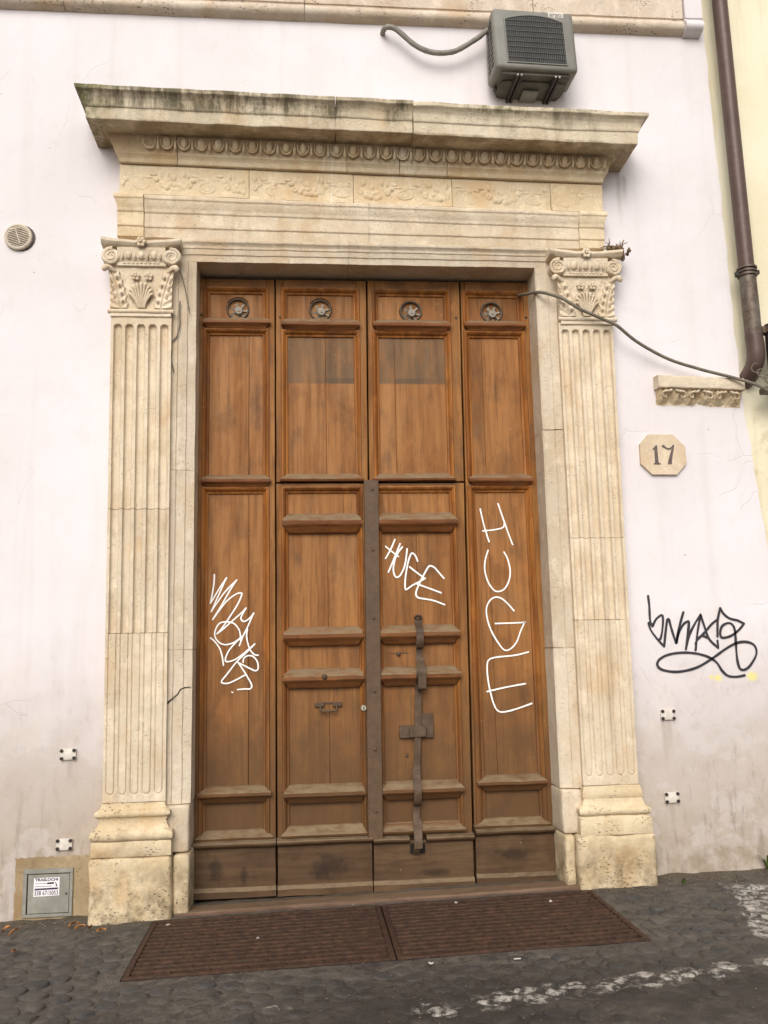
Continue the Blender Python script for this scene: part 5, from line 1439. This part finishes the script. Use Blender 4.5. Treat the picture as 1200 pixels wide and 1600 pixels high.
# ------------------------------------------------------------------ fixing plates
def fplate(x, z, label, rot):
    t = thing('fixing_plate', label, 'plate', (x, -0.005, z-0.035), 'small white fixing plates with four bolts')
    b = box(-0.046, 0.046, -0.016, 0.002, -0.032, 0.032, 0.005, 2)
    def rr(v): 
        c, s = math.cos(rot), math.sin(rot); return (x+v[0]*c-v[2]*s, v[1], z+v[0]*s+v[2]*c)
    obj('plate_body', ([rr(v) for v in b[0]], b[1]), WMETAL, t)
    for sx in (-1, 1):
        for sz in (-1, 1):
            V, F = lathe([(0.010, 0.0), (0.010, -0.010), (0.007, -0.013), (0.001, -0.013)], 10, 'y', (sx*0.036, -0.014, sz*0.022))
            obj('bolt', ([rr(v) for v in V], F), BOLT, t)
fplate(-1.378, 1.030, 'upper small white bolted plate on the wall left of the left pilaster', 0.02)
fplate(-1.384, 0.521, 'lower small white bolted plate just above the grey hatch by the left pilaster', 0.0)
fplate(2.293, 1.158, 'upper small white bolted plate on the wall right of the right pilaster', -0.01)
fplate(2.283, 0.655, 'lower small white bolted plate near the right pilaster base on the grimy wall', 0.03)

# ------------------------------------------------------------------ number plaque
PQ = thing('number_plaque', 'octagonal cream stone house number plaque reading 17 on the white wall', 'plaque', (2.376, -0.01, 2.69))
x0, x1, z0, z1, c = 2.222, 2.532, 2.698, 2.966, 0.072
octo = [(x0+c, z0), (x1-c, z0), (x1, z0+c), (x1, z1-c*1.1), (x1-c*1.15, z1), (x0+c*0.85, z1), (x0, z1-c*0.9), (x0, z0+c)]
V, F = plate(octo, -0.022, 0.01)
b_ = wear((V, F), 0.003, 9)
obj('plaque_slab', b_, PLAQ, PQ)
def digit(poly, ox, oz, k): return plate([(ox+x*k, oz+z*k) for x, z in poly], -0.0262, -0.020)
one = [(0.02, 0), (0.38, 0), (0.38, 0.04), (0.30, 0.07), (0.27, 0.15), (0.25, 1.0), (0.19, 1.0), (0.0, 0.80), (0.0, 0.75), (0.10, 0.80), (0.10, 0.15), (0.08, 0.06), (0.02, 0.04)]
sev = [(0.30, 0), (0.52, 0), (0.52, 0.16), (0.62, 0.62), (0.72, 1.02), (0.66, 1.04), (0.52, 0.90), (0.38, 0.86), (0.24, 0.92), (0.17, 1.02), (0.09, 1.04), (0.04, 0.98), (0.06, 0.91), (0.12, 0.90), (0.24, 0.82), (0.38, 0.77), (0.52, 0.80), (0.60, 0.87), (0.46, 0.52), (0.34, 0.18)]
obj('numeral', digit(one, 2.305, 2.765, 0.128), NUMINK, PQ, label='painted 1')
obj('numeral', digit(sev, 2.365, 2.766, 0.125), NUMINK, PQ, label='painted 7')

# ------------------------------------------------------------------ carved fragment in the wall
FR = thing('carved_fragment', 'short carved antique stone cornice fragment set in the wall below the cable', 'carving', (2.64, -0.04, 3.164))
fz = lambda v: Vector((v.x, v.y, v.z-0.03*(v.x-2.35)))
obj('fragment_fillet', wear(sweep(rnd_prof([(0.0, 3.272), (0.080, 3.272), (0.086, 3.277), (0.086, 3.350), (0.078, 3.356), (0.0, 3.362)], 0.004), 2.352, 2.946, 14), 0.005, 10, 0.003), ST_PALE, FR, warp=fz, angle=35)
def frag(X, Z):
    t = np.clip((3.272-Z)/0.10, 0, 1)
    H = 0.062*(1-t**1.5)-0.004
    p = (X-2.37)/0.098
    H = H + 0.016*np.sin(p*2*np.pi)*np.sin(t*3.1)+0.010*np.sin(p*6*np.pi+t*5)*(1-t)
    H = H - 0.022*np.exp(-(((p % 1)-0.5)/0.16)**2)*np.exp(-((t-0.45)/0.2)**2)
    return np.maximum(H, 0.002)
obj('fragment_carving', wear(relief(2.362, 2.940, 3.172, 3.273, 130, 30, frag, 0.0, 0.02), 0.005, 16, 0.004), ST_BASE, FR, warp=fz, angle=70)
for k in range(6):
    u = 2.415+0.093*k; s = 1 if k % 2 else -1
    pts = [(u-0.03*s, -0.066, 3.262), (u-0.012*s, -0.078, 3.25), (u+0.014*s, -0.078, 3.25), (u+0.03*s, -0.068, 3.238), (u+0.026*s, -0.06, 3.218), (u+0.008*s, -0.058, 3.216), (u+0.004*s, -0.06, 3.23)]
    obj('carved_leaf', tube(crom(pts, 3), [0.009-0.0003*i for i in range(19)], 6), ST_PALE, FR, warp=fz, angle=60)

# ------------------------------------------------------------------ hatch with sticker
rag = random.Random(4)
poly = []
X0, X1, Z0, Z1 = -1.655, -1.215, 0.05, 0.455
for k in range(14): poly.append((X0+(X1-X0)*k/14, Z0))
for k in range(14): poly.append((X1+rag.uniform(-.004, .006), Z0+(Z1-Z0)*k/14))
for k in range(34): poly.append((X1+(X0-X1)*k/34, Z1+rag.uniform(-.006, .004)))
for k in range(14): poly.append((X0+rag.uniform(-.005, .005), Z1+(Z0-Z1)*k/14))
obj('mortar_patch', plate(poly, -0.003, 0.004), MORTAR, WALL, label='rough ochre mortar round the grey hatch')
HT = thing('utility_hatch', 'grey painted metal meter hatch low on the wall left of the doorway', 'hatch', (-1.468, -0.01, 0.126))
hx0, hx1, hz0, hz1 = -1.607, -1.328, 0.126, 0.391
for b in ((hx0, hx1, hz1-0.026, hz1), (hx0, hx1, hz0, hz0+0.018), (hx0, hx0+0.022, hz0+0.018, hz1-0.026), (hx1-0.018, hx1, hz0+0.018, hz1-0.026)):
    obj('hatch_frame', wear(box(b[0], b[1], -0.016, 0.0, b[2], b[3], 0.002), 0.001, 9), HATCH, HT)
obj('hatch_back', box(hx0+0.02, hx1-0.016, -0.0075, -0.001, hz0+0.016, hz1-0.024), BLACK, HT)
dr = obj('hatch_door', wear(box(hx0+0.028, hx1-0.020, -0.0135, -0.008, hz0+0.021, hz1-0.031, 0.0015), 0.0006, 9), HATCH, HT)
obj('hatch_lock', lathe([(0.006, 0.0), (0.006, -0.003), (0.001, -0.003)], 10, 'y', (-1.363, -0.0135, 0.250)), BOLT, dr)
SK = thing('sticker', 'white removals sticker with dark lettering and phone number on the grey hatch', 'sticker', (-1.476, -0.0145, 0.239))
obj('sticker_paper', plate([(-1.547, 0.240), (-1.403, 0.243), (-1.402, 0.343), (-1.546, 0.341)], -0.0152, -0.0142), STICK, SK)
obj('sticker_lettering', text_mesh('TRASLOCHI', 0.021, -1.540, 0.3245, -0.0158, 0.130, 0.0009), INK, SK)
obj('sticker_lettering', text_mesh('338 6715053', 0.033, -1.541, 0.2475, -0.0158, 0.132, 0.0006), INK, SK)
rg = random.Random(3); parts = []
for (z, x_, xe, h) in ((0.309, -1.540, -1.478, 0.0035), (0.2935, -1.540, -1.448, 0.0035)):
    while x_ < xe:
        w_ = rg.uniform(0.002, 0.0055); parts.append(plate([(x_, z), (x_+w_, z), (x_+w_, z+h), (x_, z+h)], -0.0157, -0.0152)); x_ += w_+0.0014
parts.append(plate([(-1.474, 0.306), (-1.434, 0.307), (-1.432, 0.317), (-1.470, 0.316)], -0.0157, -0.0152))
parts.append(plate([(-1.541, 0.2745), (-1.409, 0.2765), (-1.409, 0.2865), (-1.541, 0.2845)], -0.0157, -0.0152))
parts.append(plate([(-1.424, 0.292), (-1.414, 0.293), (-1.418, 0.306), (-1.424, 0.318), (-1.428, 0.316), (-1.422, 0.303)], -0.0157, -0.0152))
obj('sticker_print', join(*parts), INK, SK)

# ------------------------------------------------------------------ small things
rg = random.Random(12)
parts = []
for k in range(26):
    a = rg.random(); x = 2.03+0.15*a+rg.uniform(-.01, .01); z = 4.222-0.035*a+rg.uniform(-.012, .03)*(1-0.4*a)
    parts.append(ellip((x, -0.10+rg.uniform(-.05, .05), z), rg.uniform(.010, .024), rg.uniform(.010, .022), rg.uniform(.008, .02), 7, 5))
parts.append(ellip((2.155, -0.10, 4.17), 0.018, 0.02, 0.04, 8, 6))
for k in range(18):
    a = rg.random(); x = 2.04+0.12*a
    p0 = Vector((x, -0.10, 4.215)); p1 = p0+Vector((rg.uniform(-.06, .06), rg.uniform(-.06, .03), rg.uniform(0.0, .07)))
    parts.append(tube([p0, (p0+p1)/2+Vector((0, 0, .012)), p1], [.004, .003, .0015], 5))
V, F = wear(join(*parts), 0.010, 40)
obj('nest_clump', (V, F), NEST, label='dark clump of dead nest debris on the right end of the right capital', cat='debris', angle=60)

def leafmesh(seed):
    rg = random.Random(seed); V = []; n = 6
    for k in range(n+1):
        t = k/n; w = 0.020*math.sin(math.pi*min(1, t*0.95+0.04))
        c = 0.016*math.sin(t*2.6)
        V += [(-w, t*0.075-0.037, c+0.010), (0, t*0.075-0.037, c), (w, t*0.075-0.037, c+0.012+rg.uniform(-.003, .006))]
    F = []
    for k in range(n): F += [(3*k, 3*k+1, 3*k+4, 3*k+3), (3*k+1, 3*k+2, 3*k+5, 3*k+4)]
    return mk('dry_leaf', V, F, LEAF, 60)
lm = [leafmesh(s) for s in range(3)]
for (x, y, lb) in ((-1.63, -0.20, 'dry leaf farthest left, curled against the dirt below the white wall'), (-1.57, -0.27, 'dry leaf second from the left on the dirt below the hatch'), (-1.27, -0.21, 'dry leaf closest to the wall, right of the grey hatch'), (-1.22, -0.27, 'dry leaf in the middle of the little group left of the plinth'), (-1.16, -0.30, 'dry leaf touching the corner of the left plinth'), (-1.09, -0.36, 'dry leaf nearest the left grate'), (-1.46, -0.62, 'lone dry leaf out on the cobbles, farthest from the wall')):
    o = put('dry_leaf', lm[rg.randrange(3)], (x, y, gz(x)+0.010), None, rot=(rg.uniform(-.4, .4), rg.uniform(-.4, .4), rg.uniform(0, 6.3)), label='orange '+lb, cat='leaf', group='dry leaves along the wall')
    o.scale = (0.75, 0.75, 0.75)
scr = (('white paper scrap near the back edge of the left grate', -0.236, -0.676), ('pale paper scrap beside the left plinth at the corner of the threshold', -0.775, -0.19), ('tiny pale litter on the left grate near its left edge', -0.74, -0.33), ('pale paper scrap in the middle of the right grate', 1.38, -0.40), ('tiny pale litter on the right grate just in front of the threshold', 0.86, -0.30), ('cigarette end on the cobbles in front of the right grate', 0.98, -1.27), ('small pale scrap on the cobbles just in front of the middle of the grates', 0.58, -1.24))
for (lb, x, y) in scr:
    n = 7; V = [(0, 0, 0.006)]; s = rg.uniform(0.008, 0.013)
    for k in range(n):
        a = 2*math.pi*k/n; r = s*rg.uniform(.6, 1.2); V.append((r*math.cos(a), r*math.sin(a)*0.8, rg.uniform(0, .01)))
    V += [(v[0], v[1], v[2]-0.002) for v in V]
    m2 = n+1
    F = [(0, 1+k, 1+(k+1) % n) for k in range(n)] + [(m2, m2+1+(k+1) % n, m2+1+k) for k in range(n)] + [(1+k, m2+1+k, m2+1+(k+1) % n, 1+(k+1) % n) for k in range(n)]
    if lb.startswith('cig'): VF = tube([(-0.016, 0, 0.004), (0, 0.002, 0.004), (0.016, 0.001, 0.004)], 0.0035, 8); V, F = VF
    obj('cigarette_end' if lb.startswith('cig') else 'paper_scrap', ([(v[0]+x, v[1]+y, v[2]+gz(x)+0.010) for v in V], F), PAPER, label=lb, cat='litter')
def weed(x, y, n, h, label):
    parts = []
    for k in range(n):
        a = rg.uniform(0, 6.28); l = h*rg.uniform(.6, 1.1); d = rg.uniform(.3, .9)*l
        V = []; F = []
        for q in range(5):
            t = q/4; r = d*t; z = l*math.sin(t*1.7)*0.9; w = 0.008*(1-t)**0.6+0.001
            c = (x+r*math.cos(a), y-abs(r*math.sin(a)), gz(x)+z)
            V += [(c[0]-w*math.sin(a), c[1]+w*math.cos(a), c[2]), (c[0]+w*math.sin(a), c[1]-w*math.cos(a), c[2])]
        F = [(2*q, 2*q+1, 2*q+3, 2*q+2) for q in range(4)]
        parts.append((V, F))
    obj('weed_tuft', join(*parts), WEED, label=label, cat='weed', angle=60)
weed(2.86, -0.02, 16, 0.11, 'small green weed tuft at the foot of the wall at the right edge')
weed(2.24, -0.20, 8, 0.045, 'tiny green weed in the dirt beside the right plinth')
# grit along the foot of the walls
V, F = [], []
for k in range(2300):
    x = rg.uniform(-2.0, 3.2); y = -0.02-abs(rg.gauss(0, 0.16))
    if k < 900 and (-1.22 < x < -0.72 and y > -0.17 or 1.6 < x < 2.12 and y > -0.18 or (GX0 < x < GX1 and y < GY1) or (-0.76 < x < 1.65)): continue
    if k >= 900:
        x = rg.uniform(-1.9, 3.2); y = rg.uniform(-2.3, -0.1)
        if GX0-0.02 < x < GX1+0.02 and y > GY0-0.02: continue
    if y > -0.17 and (-1.24 < x < 2.13): continue
    s = rg.uniform(0.002, 0.0055)*(1.0 if k < 900 else 0.6); e = ellip((x, y, gz(x)+0.006), s*1.2, s, s*0.8, 5, 4); n0 = len(V)
    V += e[0]; F += [tuple(n0+t for t in f) for f in e[1]]
obj('wall_grit', (V, F), m_plain('grit', (0.15, 0.125, 0.095), 0.9, 0, 0.6, 60), kind='stuff', label='loose grit and dust along the foot of the wall', cat='grit')
